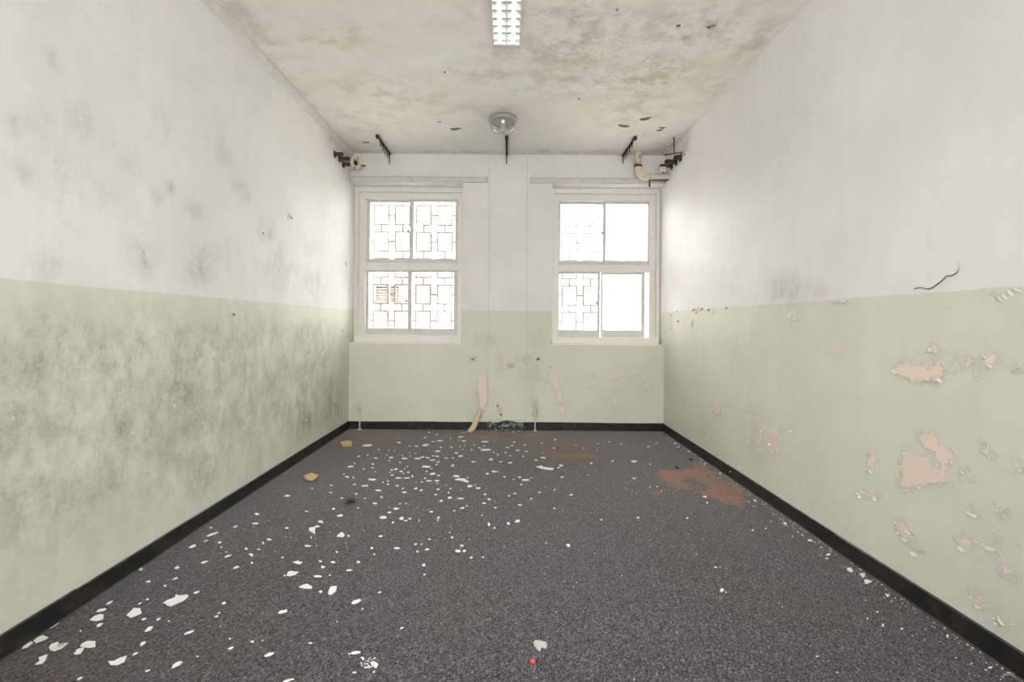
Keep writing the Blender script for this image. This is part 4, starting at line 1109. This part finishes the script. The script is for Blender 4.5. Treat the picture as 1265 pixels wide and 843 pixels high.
# ------------------------------------------------------------------ paint chips on the carpet
CHIPS = """217,742.8,32,13.5,-22 165.9,758.2,17.8,11.1,-22 145.3,817.3,22.8,8.5,-22 71.9,799,21.4,8.5,-22 51.3,816.1,15.7,10,-22 108.9,797,18.5,7.7,-22 48.4,790.9,19.9,7.1,-22 119.6,764,17.1,8,-22 32,797.9,18.5,7.1,-22 410.8,729.7,10.9,10.2,0 98,805.4,14.2,7.1,-22 218.1,822.3,14.2,7.1,-22 184.6,777.4,12.2,7.7,-22 63.4,774.1,14.2,5.7,-22 378.2,725.4,15.6,5.1,-14 361.2,709.4,13.7,5.7,0 440.8,743.8,11.2,6.8,-14 672.9,579,20.8,3.3,0 350.2,756.3,11.2,5.8,-14 386.2,655.8,8.5,7.4,0 125.3,754.6,12,5.1,-22 439.6,807.2,10.9,5.4,-14 332.6,809.6,11.4,5.1,-22 1050.1,705,9.6,5.8,0 1071.3,719.5,11.1,4.8,0 263.2,660.4,15.4,3.4,-18 421.8,661.5,8.8,5.7,0 454,550.8,17.8,2.8,0 1065.8,711.1,7.2,6.7,0 176.6,795.8,10,4.8,-22 463.9,822.5,6.8,6.8,0 234.3,781.8,12.2,3.7,-22 367.8,695.7,10.3,4.3,0 238.3,675.5,11.1,3.7,-18 570.3,593.6,16.6,2.4,0 123.2,772.7,9.1,4.3,-22 356.5,841.5,11.2,3.1,-14 473,640,10.8,3.1,0 496.3,640.9,8.3,4,0 285.3,801.6,7.7,4.3,-22 892,730,6.6,4.8,0 599.3,556.3,13.1,2.4,0 292.1,701.6,9.4,3.1,-18 565.4,681.3,8.5,3.4,0 167.3,808.3,8.5,3.4,-22 98.3,839.1,8.5,3.4,-22 281,687.8,10.8,2.6,-18 580.9,601.2,7.1,3.8,0 173.8,703.7,7.1,3.7,-18 242.8,732.5,7.1,3.7,-18 136,745.2,8.3,3.1,-22 525.8,577,10.7,2.4,0 563.5,588.8,10.7,2.4,0 639.2,644.3,7.4,3.4,0 218.6,702.2,8,3.1,-18 459.7,592.9,9.5,2.6,0 310.4,686.2,5.7,4.3,0 396.4,645.3,6.6,3.7,0 525.5,550.4,9.3,2.6,0 393.3,712.8,10.5,2.3,0 252.2,695.2,8.5,2.8,-18 420.3,637.5,8.8,2.6,0 702.3,674.3,6.6,3.4,0 534.1,586.1,8.5,2.6,0 489.1,628.9,7.1,3.1,0 354.8,613.2,7.8,2.8,0 276.5,745.9,5.4,4,-22 489.9,677.9,8.3,2.6,0 540.6,557.9,8.8,2.4,0 783.2,570.4,10,2.1,0 448.1,814,5.1,4.1,0 431,705,8,2.6,0 177.8,765.4,6.6,3.1,-22 315.2,647.4,8.5,2.3,0 467,606.3,9.3,2.1,0 649.2,593.6,10.2,1.9,0 216.9,715.4,7.4,2.6,-18 395.8,731.9,5.1,3.7,-14 1096.6,736.4,6.3,2.9,0 1223.6,825.5,6.3,2.9,0 611,583.1,8.3,2.1,0 599.1,546.1,10.2,1.7,0 398.5,701.1,5.1,3.4,0 1023.6,685.8,5.8,2.9,0 1170.6,786.5,4.3,3.9,0 317.1,635.6,5.4,3.1,0 411.4,695.1,8.3,2,0 569.1,616.4,7.8,2.1,0 195.3,765.9,6.3,2.6,-22 332.8,667.2,7.1,2.3,0 380.5,675.2,7.1,2.3,0 312,793.5,4.8,3.4,-22 543.9,544.9,7.6,2.1,0 267.8,762.3,5.7,2.8,-22 555.7,615.2,6.6,2.4,0 523.7,699,5.1,3.1,0 969.7,647.4,5.1,3.1,0 499.4,566.8,8.3,1.9,0 451.3,600.7,9,1.7,0 291,651,6.6,2.3,-18 515.7,566.8,7.8,1.9,0 569.1,540.1,7.8,1.9,0 182.4,829.4,6.3,2.3,-22 442.4,694.8,5.1,2.8,0 271.3,670.7,5.1,2.8,-18 603.9,648.6,3.7,3.7,0 391.6,650.7,6.8,2,0 530.1,594.7,7.1,1.9,0 539.8,594.3,6.4,2.1,0 499.4,608.7,6.4,2.1,0 628.4,647.3,4.8,2.8,0 182.5,741.1,4.3,3.1,-22 534.3,568.9,7.8,1.7,0 671.1,565.8,7.8,1.7,0 1001,668.2,5.1,2.6,0 183.4,719.1,6.6,2,-18 871.1,614.3,6.6,2,0 590.8,603.6,6.9,1.9,0 606.5,568,6.2,2.1,0 693.3,575.4,6.2,2.1,0 492.3,591,9.3,1.4,0 437.6,831.6,4.7,2.7,-14 433.2,577,7.4,1.7,0 551.3,566.5,7.4,1.7,0 483.1,565.7,6.6,1.9,0 304.3,678.5,4.8,2.6,0 411.9,629.3,4.8,2.6,0 932.6,618.6,4.8,2.6,0 429.1,589.6,5.9,2.1,0 544.8,619.2,4.7,2.6,0 559,575.7,4.7,2.6,0 489.2,580.1,5,2.4,0 568.7,563.9,5.7,2.1,0 573.5,681.2,4.6,2.6,0 527.4,679.5,5.1,2.3,0 629.9,572.2,8.3,1.4,0 571.1,628.1,5.7,2,0 1090.6,773.2,3.9,2.9,0 463.5,622.5,5.9,1.9,0 383.3,795,4.1,2.7,-14 469.3,732.4,5.4,2,-14 513.4,672.8,4.6,2.3,0 694.2,589.8,6.2,1.7,0 311.4,695.8,4,2.6,0 502.6,591,7.4,1.4,0 604.1,617.3,5.9,1.7,0 598.1,622.1,5.9,1.7,0 582.1,689.4,4.3,2.3,0 513.9,604,5.2,1.9,0 783.5,591.7,5.2,1.9,0 602.2,585.8,5.7,1.7,0 354.5,652.7,5.7,1.7,0 395.4,694,4.8,2,0 573,545.2,5.5,1.7,0 584.5,571,5.5,1.7,0 459.1,677.8,4,2.3,0 492.6,547.1,6.5,1.4,0 541.2,605,4.7,1.9,0 471.6,614.8,4.7,1.9,0 521.6,565.1,5.2,1.7,0 558.6,664.7,3.1,2.8,0 469.9,663.1,5.1,1.7,0 570.8,674.6,4.3,2,0 496.4,776.7,6.1,1.4,-14 514.5,551.8,5,1.7,0 528.5,565.8,5.9,1.4,0 439.8,610.7,4.3,1.9,0 532.4,632.8,4.8,1.7,0 506.6,641.2,4.8,1.7,0 1114.4,777.3,3.4,2.4,0 509.8,588.8,3.1,2.6,0 541.9,639.9,4,2,0 481.1,633.6,4,2,0 834.1,548.3,4,2,0 490.8,600.6,4.7,1.7,0 520.2,606.2,3.8,2.1,0 325.2,671.5,2.8,2.8,0 430.7,662.7,3.4,2.3,0 563.7,560.2,5.5,1.4,0 592.8,553.7,5.5,1.4,0 642.1,590.3,4,1.9,0 464.3,566.3,6.2,1.2,0 443,564.2,5.3,1.4,0 204.1,724.2,3.7,2,-18 495.2,582.8,4.3,1.7,0 599.3,611.2,4.3,1.7,0 800.8,552.4,4.3,1.7,0 172.8,746.2,4.3,1.7,-22 540,564.2,5.2,1.4,0 618.3,571,5.2,1.4,0 319.5,679.5,5.1,1.4,0 460.8,573.7,3.6,1.9,0 541,571.3,3.6,1.9,0 483.7,581.2,4,1.7,0 730.4,572.9,4,1.7,0 485.4,646,3.4,2,0 610.6,652.7,3.4,2,0 524.4,710.4,4,1.7,0 788.1,640.1,3.4,2,0 254.4,668.7,4.8,1.4,-18 884.2,701.5,4.8,1.4,0 650.6,558.2,4.7,1.4,0 662.5,568.9,4.7,1.4,0 642.8,624.4,4.7,1.4,0 501.3,643.6,4.6,1.4,0 848.9,640.4,2.8,2.3,0 408.3,609,4.5,1.4,0 615,562.3,4.5,1.4,0 260.5,652.5,3.7,1.7,-18 479.5,598.8,3.3,1.9,0 639.1,556.8,5.2,1.2,0 634.1,533.5,2.6,2.4,0 521.3,596,3.6,1.7,0 542.2,587.9,4.3,1.4,0 666.5,608.8,4.3,1.4,0 690.1,578.4,4.3,1.4,0 756.9,570.4,4.3,1.4,0 416.1,682.6,4.3,1.4,0 530.5,666.8,3.4,1.7,0 244,812,3.4,1.7,-22 873.6,621.5,3.4,1.7,0 1083.8,756.8,2.4,2.4,0 686.2,543.5,4.7,1.2,0 484.5,587.3,3.3,1.7,0 504.4,584,3.3,1.7,0 623.1,589.6,3.3,1.7,0 644,599,3.3,1.7,0 538.6,611.6,4,1.4,0 438,599,4,1.4,0 705.8,611.9,4,1.4,0 515.6,682,2.8,2,0 99.4,780.1,2.8,2,-22 270.4,758,4,1.4,-22 889.6,585.3,2.8,2,0 626.6,553.2,4.5,1.2,0 648.6,550.5,4.5,1.2,0 468.2,555.9,3.8,1.4,0 422.5,616,3.8,1.4,0 624.5,559.9,3.8,1.4,0 684.2,554.1,3.8,1.4,0 539.4,574.4,3.1,1.7,0 554.2,609.3,3.1,1.7,0 656.3,616.6,3.1,1.7,0 929.8,655.7,3.1,1.7,0 384.4,664.8,2,2.6,0 283.9,789.8,2.6,2,-22 743.1,642.7,2.6,2,0 378.8,632.2,3.7,1.4,0 351.6,711.8,3.7,1.4,0 612.1,627.6,3.7,1.4,0 273.6,676.5,3.7,1.4,-18 838,552.5,3.7,1.4,0 530.2,534.5,4.3,1.2,0 634.9,546.8,4.3,1.2,0 525.2,541.1,3.6,1.4,0 527.2,583.1,2.4,2.1,0 556.6,541.9,3.6,1.4,0 628.8,613.1,2.6,1.9,0 534.4,546.1,4,1.2,0 535.3,563.7,4,1.2,0 409,600.2,4,1.2,0 557.8,553,4,1.2,0 632.8,550.8,4,1.2,0 431.5,808.6,2.4,2,0 525.2,591.2,2.8,1.7,0 462.3,685.3,2.8,1.7,0 870.4,573.5,2.8,1.7,0 460.5,578.4,3.3,1.4,0 544.2,553.2,3.3,1.4,0 556.6,604,3.3,1.4,0 1071.8,764.8,2.4,1.9,0 497.5,604.3,2.6,1.7,0 442.4,628.1,2.6,1.7,0 684.7,628.5,2.6,1.7,0 449.2,579.9,2.1,2.1,0 540.8,643.2,3.1,1.4,0 1020.9,690.6,3.1,1.4,0 454,562.7,3.6,1.2,0 436.5,590.5,3.6,1.2,0 559.6,566.1,3.6,1.2,0 636.1,610.1,3.6,1.2,0 448.1,753.1,2,2,0 494.1,571.8,3.3,1.2,0 753,546.4,3.3,1.2,0 481.3,569.4,2.8,1.4,0 851.1,558.5,2.8,1.4,0 349.1,689.3,3.4,1.1,0 540.3,597.6,3.1,1.2,0 582.7,556.1,3.1,1.2,0 685.4,605.5,3.1,1.2,0 812,601.5,3.1,1.2,0 438,572.9,2.6,1.4,0 479.3,595,2.6,1.4,0 385.4,604,2.6,1.4,0 561.4,631.6,2.6,1.4,0 517.7,643.4,2.6,1.4,0 208.8,768.1,2.6,1.4,-22 324.5,792.2,2.6,1.4,-22 598.1,551.3,4,0.9,0 896.7,732.3,1.7,2,0 506.2,551.7,2.4,1.4,0 494.3,622.9,2.8,1.2,0 424.9,586.2,2.8,1.2,0 646.2,564.5,2.8,1.2,0 540,537.3,3.6,0.9,0 407.5,711.1,2.3,1.4,0 576.8,625.3,2.3,1.4,0 595.6,637,2.3,1.4,0 532.9,579.6,2.6,1.2,0 596.7,689.1,2.8,1.1,0 568.5,552.5,3.3,0.9,0 811.1,547.8,3.3,0.9,0 473.2,596.2,2.1,1.4,0 501.8,622.5,2.1,1.4,0 555.4,658.4,1.7,1.7,0 416.4,768.7,1.7,1.7,0 506.8,563.9,2.4,1.2,0 498.7,585.5,2.4,1.2,0 566.7,544.2,2.4,1.2,0 946.2,653.5,2.6,1.1,0 520.8,672.8,2,1.4,0 1014.9,677,2,1.4,0 978.9,663.5,1.4,2,0 499.9,579.6,3.1,0.9,0 571.4,555.6,3.1,0.9,0 669.3,547.9,3.1,0.9,0 577.7,590.7,3.1,0.9,0 279.6,682.7,2.3,1.1,-18 991.2,661.2,2.3,1.1,0 480.5,557,2.8,0.9,0 497.1,563.6,2.8,0.9,0 503.2,576.7,2.1,1.2,0 803.1,574,2.1,1.2,0 817.4,607.4,2.1,1.2,0 586.9,599.8,1.4,1.7,0 272.5,774.5,1.4,1.7,0 889.5,701.2,1.7,1.4,0 952.6,645.1,1.7,1.4,0 585.7,550.2,2.6,0.9,0 630.2,563.4,2.6,0.9,0 655.9,590.7,2.6,0.9,0 739,548.6,2.6,0.9,0 767.6,548.6,2.6,0.9,0 481.9,584.3,1.9,1.2,0 450.7,616.1,2.4,0.9,0 610.3,559.7,2.4,0.9,0 670.5,560.6,2.4,0.9,0 634.3,592.6,2.4,0.9,0 551.3,599.8,1.7,1.2,0 506.2,559.8,2.1,0.9,0 720.9,554,2.1,0.9,0 802.9,602.4,2.1,0.9,0 513.3,560.4,2.6,0.7,0 478.3,562.7,1.9,0.9,0 537.7,546.1,1.9,0.9,0 737.8,556.6,1.9,0.9,0 569.9,605.9,1.2,1.4,0 463.5,583.1,1.7,0.9,0 726.3,587.3,1.7,0.9,0 574.4,549.7,2.1,0.7,0 711.1,550.5,1.2,1.2,0 487.2,557.3,1.7,0.7,0"""
NAMED = {0: 'largest jagged white paint chip in the left foreground', 1: 'broad white paint chip left of the largest jagged one', 2: 'long white paint chip with a straight top edge at bottom left', 3: 'white paint chip with a bare orange patch near the left skirting',
         4: 'notched white paint chip at the far bottom left of the carpet', 5: 'squarish white paint chip touching a slimmer one at bottom left', 6: 'upper of two joined white chips against the left skirting', 7: 'middle white paint chip of three in a column by the left skirting',
         8: 'lower of two joined white chips against the left skirting', 9: 'folded white paint chip, brightest in the centre left of the floor', 10: 'slim slanting white chip touching the squarish one at bottom left', 11: 'slanted oblong white paint chip alone at the bottom, left of centre',
         12: 'oval white paint chip below the broad one at left', 13: 'white paint chip half under the left skirting', 14: 'flat-bottomed white paint chip left of the folded one', 15: 'greenish white paint chip with a small tail, left of centre',
         16: 'roundish white paint chip right of the folded one', 17: 'long thin curl of white paint in the middle of the far carpet', 18: 'pale oval paint chip below the flat-bottomed one', 19: 'three-cornered white paint chip in the middle left of the carpet',
         20: 'top white paint chip of three in a column by the left skirting', 21: 'slanted white chip above the powdery crumbs at bottom centre left', 22: 'slanted oval white chip alone near the bottom left', 23: 'first white chip of three lying along the right skirting, farthest away',
         24: 'third white chip of three lying along the right skirting, nearest', 25: 'long flat white paint chip halfway along the left skirting', 26: 'round white chip right of the three-cornered one', 27: 'long white paint chip beside the angular tan lump', 28: 'middle white chip of three lying along the right skirting',
         29: 'slanted white paint chip right of the long straight-edged one', 30: 'white chip amid powdery crumbs near the bottom edge', 31: 'tapering white paint chip in the left foreground', 32: 'slanted white chip above the greenish one with a tail', 33: 'slanted white paint chip near the left skirting, second from its middle',
         34: 'curved white paint sliver in the scatter at mid floor', 40: 'lone white paint chip on the right half of the foreground carpet', 41: 'widest broken white chip on the carpet before the boxed chase'}
ZONES = [(lambda x, y: x > 985, 'along the right skirting'), (lambda x, y: x > 800 and y > 560, 'around the right rust stain'), (lambda x, y: x >= 700 and y < 600, 'under the right window'),
         (lambda x, y: y < 560 and x < 540, 'below the left window'), (lambda x, y: y < 560, 'on the brown back stain'),
         (lambda x, y: y < 600 and x < 470, 'near the tan lumps'), (lambda x, y: y < 600 and x < 560, 'in the densest scatter'), (lambda x, y: y < 600, 'at far centre floor'),
         (lambda x, y: y < 650 and x < 470, 'around the brown leaf'), (lambda x, y: y < 650 and x < 600, 'at mid floor, left'), (lambda x, y: y < 650, 'at mid floor, right'),
         (lambda x, y: y < 720 and x < 345, 'beside the left skirting'), (lambda x, y: y < 720 and x < 520, 'around the three-cornered chip'), (lambda x, y: y < 720, 'on the near centre carpet'),
         (lambda x, y: x < 160, 'in the bottom left corner'), (lambda x, y: x < 330, 'around the largest chip'), (lambda x, y: x < 520, 'left of centre in front'), (lambda x, y: True, 'on bare carpet, front right')]
ORD = 'leftmost,second from left,third from left,fourth from left,fifth from left,sixth from left,seventh from left,eighth from left,ninth from left,tenth from left,eleventh from left,twelfth from left'.split(',')


SHAPES = {0: (160, 720, 7.022, [(288, 183), (325, 160), (395, 135), (400, 112), (430, 118), (500, 112), (510, 125), (470, 160), (420, 180), (360, 208), (315, 195), (320, 180)]),
          1: (0, 720, 7.022, [(1098, 288), (1140, 252), (1160, 230), (1215, 228), (1228, 270), (1180, 290), (1135, 308)]), 2: (0, 720, 7.022, [(940, 690), (985, 690), (1040, 660), (1100, 643), (1080, 690), (1020, 718), (960, 718)]),
          3: (0, 720, 7.022, [(425, 570), (440, 545), (505, 520), (510, 542), (590, 530), (540, 570), (470, 598), (440, 590)]), 4: (0, 720, 7.022, [(305, 718), (345, 685), (335, 655), (412, 630), (395, 675), (370, 705)]),
          5: (0, 720, 7.022, [(695, 560), (710, 535), (760, 515), (828, 515), (828, 560), (780, 568), (735, 565)]), 6: (0, 720, 7.022, [(292, 508), (320, 485), (370, 462), (418, 480), (390, 500), (310, 527)]),
          8: (0, 720, 7.022, [(160, 560), (200, 535), (250, 515), (286, 526), (240, 565), (190, 578)]), 7: (0, 720, 7.022, [(780, 330), (815, 300), (870, 280), (900, 285), (895, 318), (840, 335)]),
          9: (320, 700, 5.895, [(503, 205), (508, 180), (520, 155), (565, 145), (562, 180), (530, 208)]), 15: (300, 600, 7.022, [(380, 785), (390, 755), (420, 745), (450, 752), (482, 755), (460, 775), (410, 790)]),
          19: (300, 600, 7.022, [(572, 392), (580, 370), (632, 366), (625, 400), (628, 425), (605, 412)]), 26: (300, 600, 7.022, [(815, 445), (835, 425), (860, 408), (885, 432), (870, 450)]),
          17: (540, 525, 8.427, [(1030, 440), (1090, 430), (1110, 447), (1215, 457), (1200, 475), (1140, 468), (1080, 458)]), 34: (540, 525, 8.427, [(185, 575), (230, 562), (280, 565), (330, 598), (300, 600), (260, 585)]),
          14: (320, 700, 5.895, [(292, 155), (320, 138), (350, 132), (388, 152), (380, 164), (330, 162)])}


def chip_geom(px, py, w, h, tilt, seed):
    """a thin, slightly cupped plate with a broken outline; returns verts, faces about its own centre, and the centre"""
    r = random.Random(seed)
    n = 13 if w > 14 else 9 if w > 9 else 7
    ang = math.radians(tilt)
    a, b = w / 2 / max(.6, math.cos(ang)), h / 2 * (.72 if tilt else 1.0)
    out = []
    ph = r.uniform(0, 6.28)
    for k in range(n):
        t = 2 * math.pi * k / n + r.uniform(-.18, .18)
        q = .95 + .25 * math.sin(2 * t + ph) * r.uniform(.3, 1) + r.uniform(-.34, .16)
        x, y = a * math.cos(t) * q, b * math.sin(t) * q
        out.append((px + x * math.cos(ang) - y * math.sin(ang), py + x * math.sin(ang) + y * math.cos(ang)))
    if seed in SHAPES:
        ox, oy, sc_, sh_ = SHAPES[seed]
        out = [(ox + x / sc_, oy + y / sc_) for x, y in sh_]; n = len(out)
        px, py = sum(q[0] for q in out) / n, sum(q[1] for q in out) / n
    c = floor_pt(px, py)
    g = [floor_pt(*q) for q in out]
    lim = W - .011
    for q in g: q.x = max(-lim, min(lim, q.x)); q.y = min(q.y, D - .02)
    c.x = max(-lim + .004, min(lim - .004, c.x))
    size = max((q - c).length for q in g)
    cup = min(.004, size * .07)
    vs = [(0, 0, .0022)] + [((q.x - c.x) * .55, (q.y - c.y) * .55, .0024 + r.uniform(0, .4) * cup) for q in g]
    vs += [(q.x - c.x, q.y - c.y, .0022 + r.uniform(.1, 1.0) * cup) for q in g] + [(q.x - c.x, q.y - c.y, .0) for q in g]
    fs = []
    for k in range(n):
        j = (k + 1) % n
        fs += [(0, 1 + k, 1 + j), (1 + k, 1 + n + k, 1 + n + j, 1 + j), (1 + n + k, 1 + 2 * n + k, 1 + 2 * n + j, 1 + n + j)]
    fs.append(tuple(1 + 2 * n + k for k in reversed(range(n))))
    return vs, fs, c


data = [tuple(map(float, e_.split(','))) for e_ in CHIPS.split()]
rest_v, rest_f = [], []
pend = {}
for i, (px, py, w, h, t) in enumerate(data):
    vs, fs, c = chip_geom(px, py, w, h, t, i)
    if i < 300:
        me = bpy.data.meshes.new('paint_chip'); me.from_pydata(vs, [], fs); me.materials.append(M['chip'])
        o = link('paint_chip', me, None, None, c)
        zone = next(nm for f_, nm in ZONES if f_(px, py))
        size = 'mid-sized' if w * h > 26 else 'small' if w * h > 9 else 'tiny'
        if i in NAMED: tag(o, NAMED[i], 'paint chip', 'fallen paint chips on the carpet')
        else: pend.setdefault((size, zone), []).append((px, py, o))
        if i == 3:
            k_ = flake_mesh(77, 'chip_orange')
            q = bpy.data.objects.new('bare_patch', k_); COL.objects.link(q); q.parent = o
            q.location = (.010, .012, .004); q.scale = (.022, .03, .010)
    else:
        k = len(rest_v); rest_v += [tuple(Vector(v) + c) for v in vs]; rest_f += [tuple(k + j for j in f_) for f_ in fs]
for (size, zone), lst in pend.items():
    nb = 1 + (len(lst) - 1) // 8
    lst.sort(key=lambda e_: e_[1])
    rows_ = [lst[k * len(lst) // nb:(k + 1) * len(lst) // nb] for k in range(nb)]
    nm_ = {1: [''], 2: [', farther row', ', nearer row'], 3: [', far row', ', middle row', ', near row']}.get(nb) or [f', {w_} row from the back' for w_ in ('first', 'second', 'third', 'fourth', 'fifth', 'sixth')[:nb]]
    for row, rn in zip(rows_, nm_):
        row.sort(key=lambda e_: e_[0])
        for k, (_, _, o) in enumerate(row):
            tag(o, f'{size} white chip {zone}{rn}' + (f', {ORD[k]}' if len(row) > 1 else ''), 'paint chip', 'fallen paint chips on the carpet')
# powdery crumbs nobody could count: along the right skirting, in the scatter, by the bottom chip
cr = random.Random(5)
spots = []
for _ in range(420):
    y = cr.uniform(1.3, 4.6); spots.append((W - .012 - abs(cr.gauss(0, .05)), y))
for _ in range(260): spots.append((cr.gauss(-.35, .55), cr.uniform(2.2, 4.7)))
for _ in range(60):
    q = floor_pt(457 + cr.gauss(0, 5), 820 + cr.gauss(0, 4)); spots.append((q.x, q.y))
for _ in range(120): spots.append((cr.uniform(.2, 1.6), cr.uniform(1.4, 4.4)))
for x, y in spots:
    if abs(x) > W - .012 or y > D - .03: continue
    s = cr.uniform(.0012, .0042); k = len(rest_v)
    for dx, dy, dz in ((-1, -.6, 0), (1, -.7, 0), (.2, 1, 0), (0, 0, .9)): rest_v.append((x + dx * s * cr.uniform(.6, 1.3), y + dy * s * cr.uniform(.6, 1.3), .0005 + dz * s))
    rest_f += [(k, k + 1, k + 3), (k + 1, k + 2, k + 3), (k + 2, k, k + 3), (k, k + 2, k + 1)]
me = bpy.data.meshes.new('paint_crumbs'); me.from_pydata(rest_v, [], rest_f); me.materials.append(M['chip'])
tag(link('paint_crumbs', me), 'fine white paint crumbs sprinkled over the carpet', 'paint crumbs', None, 'stuff')
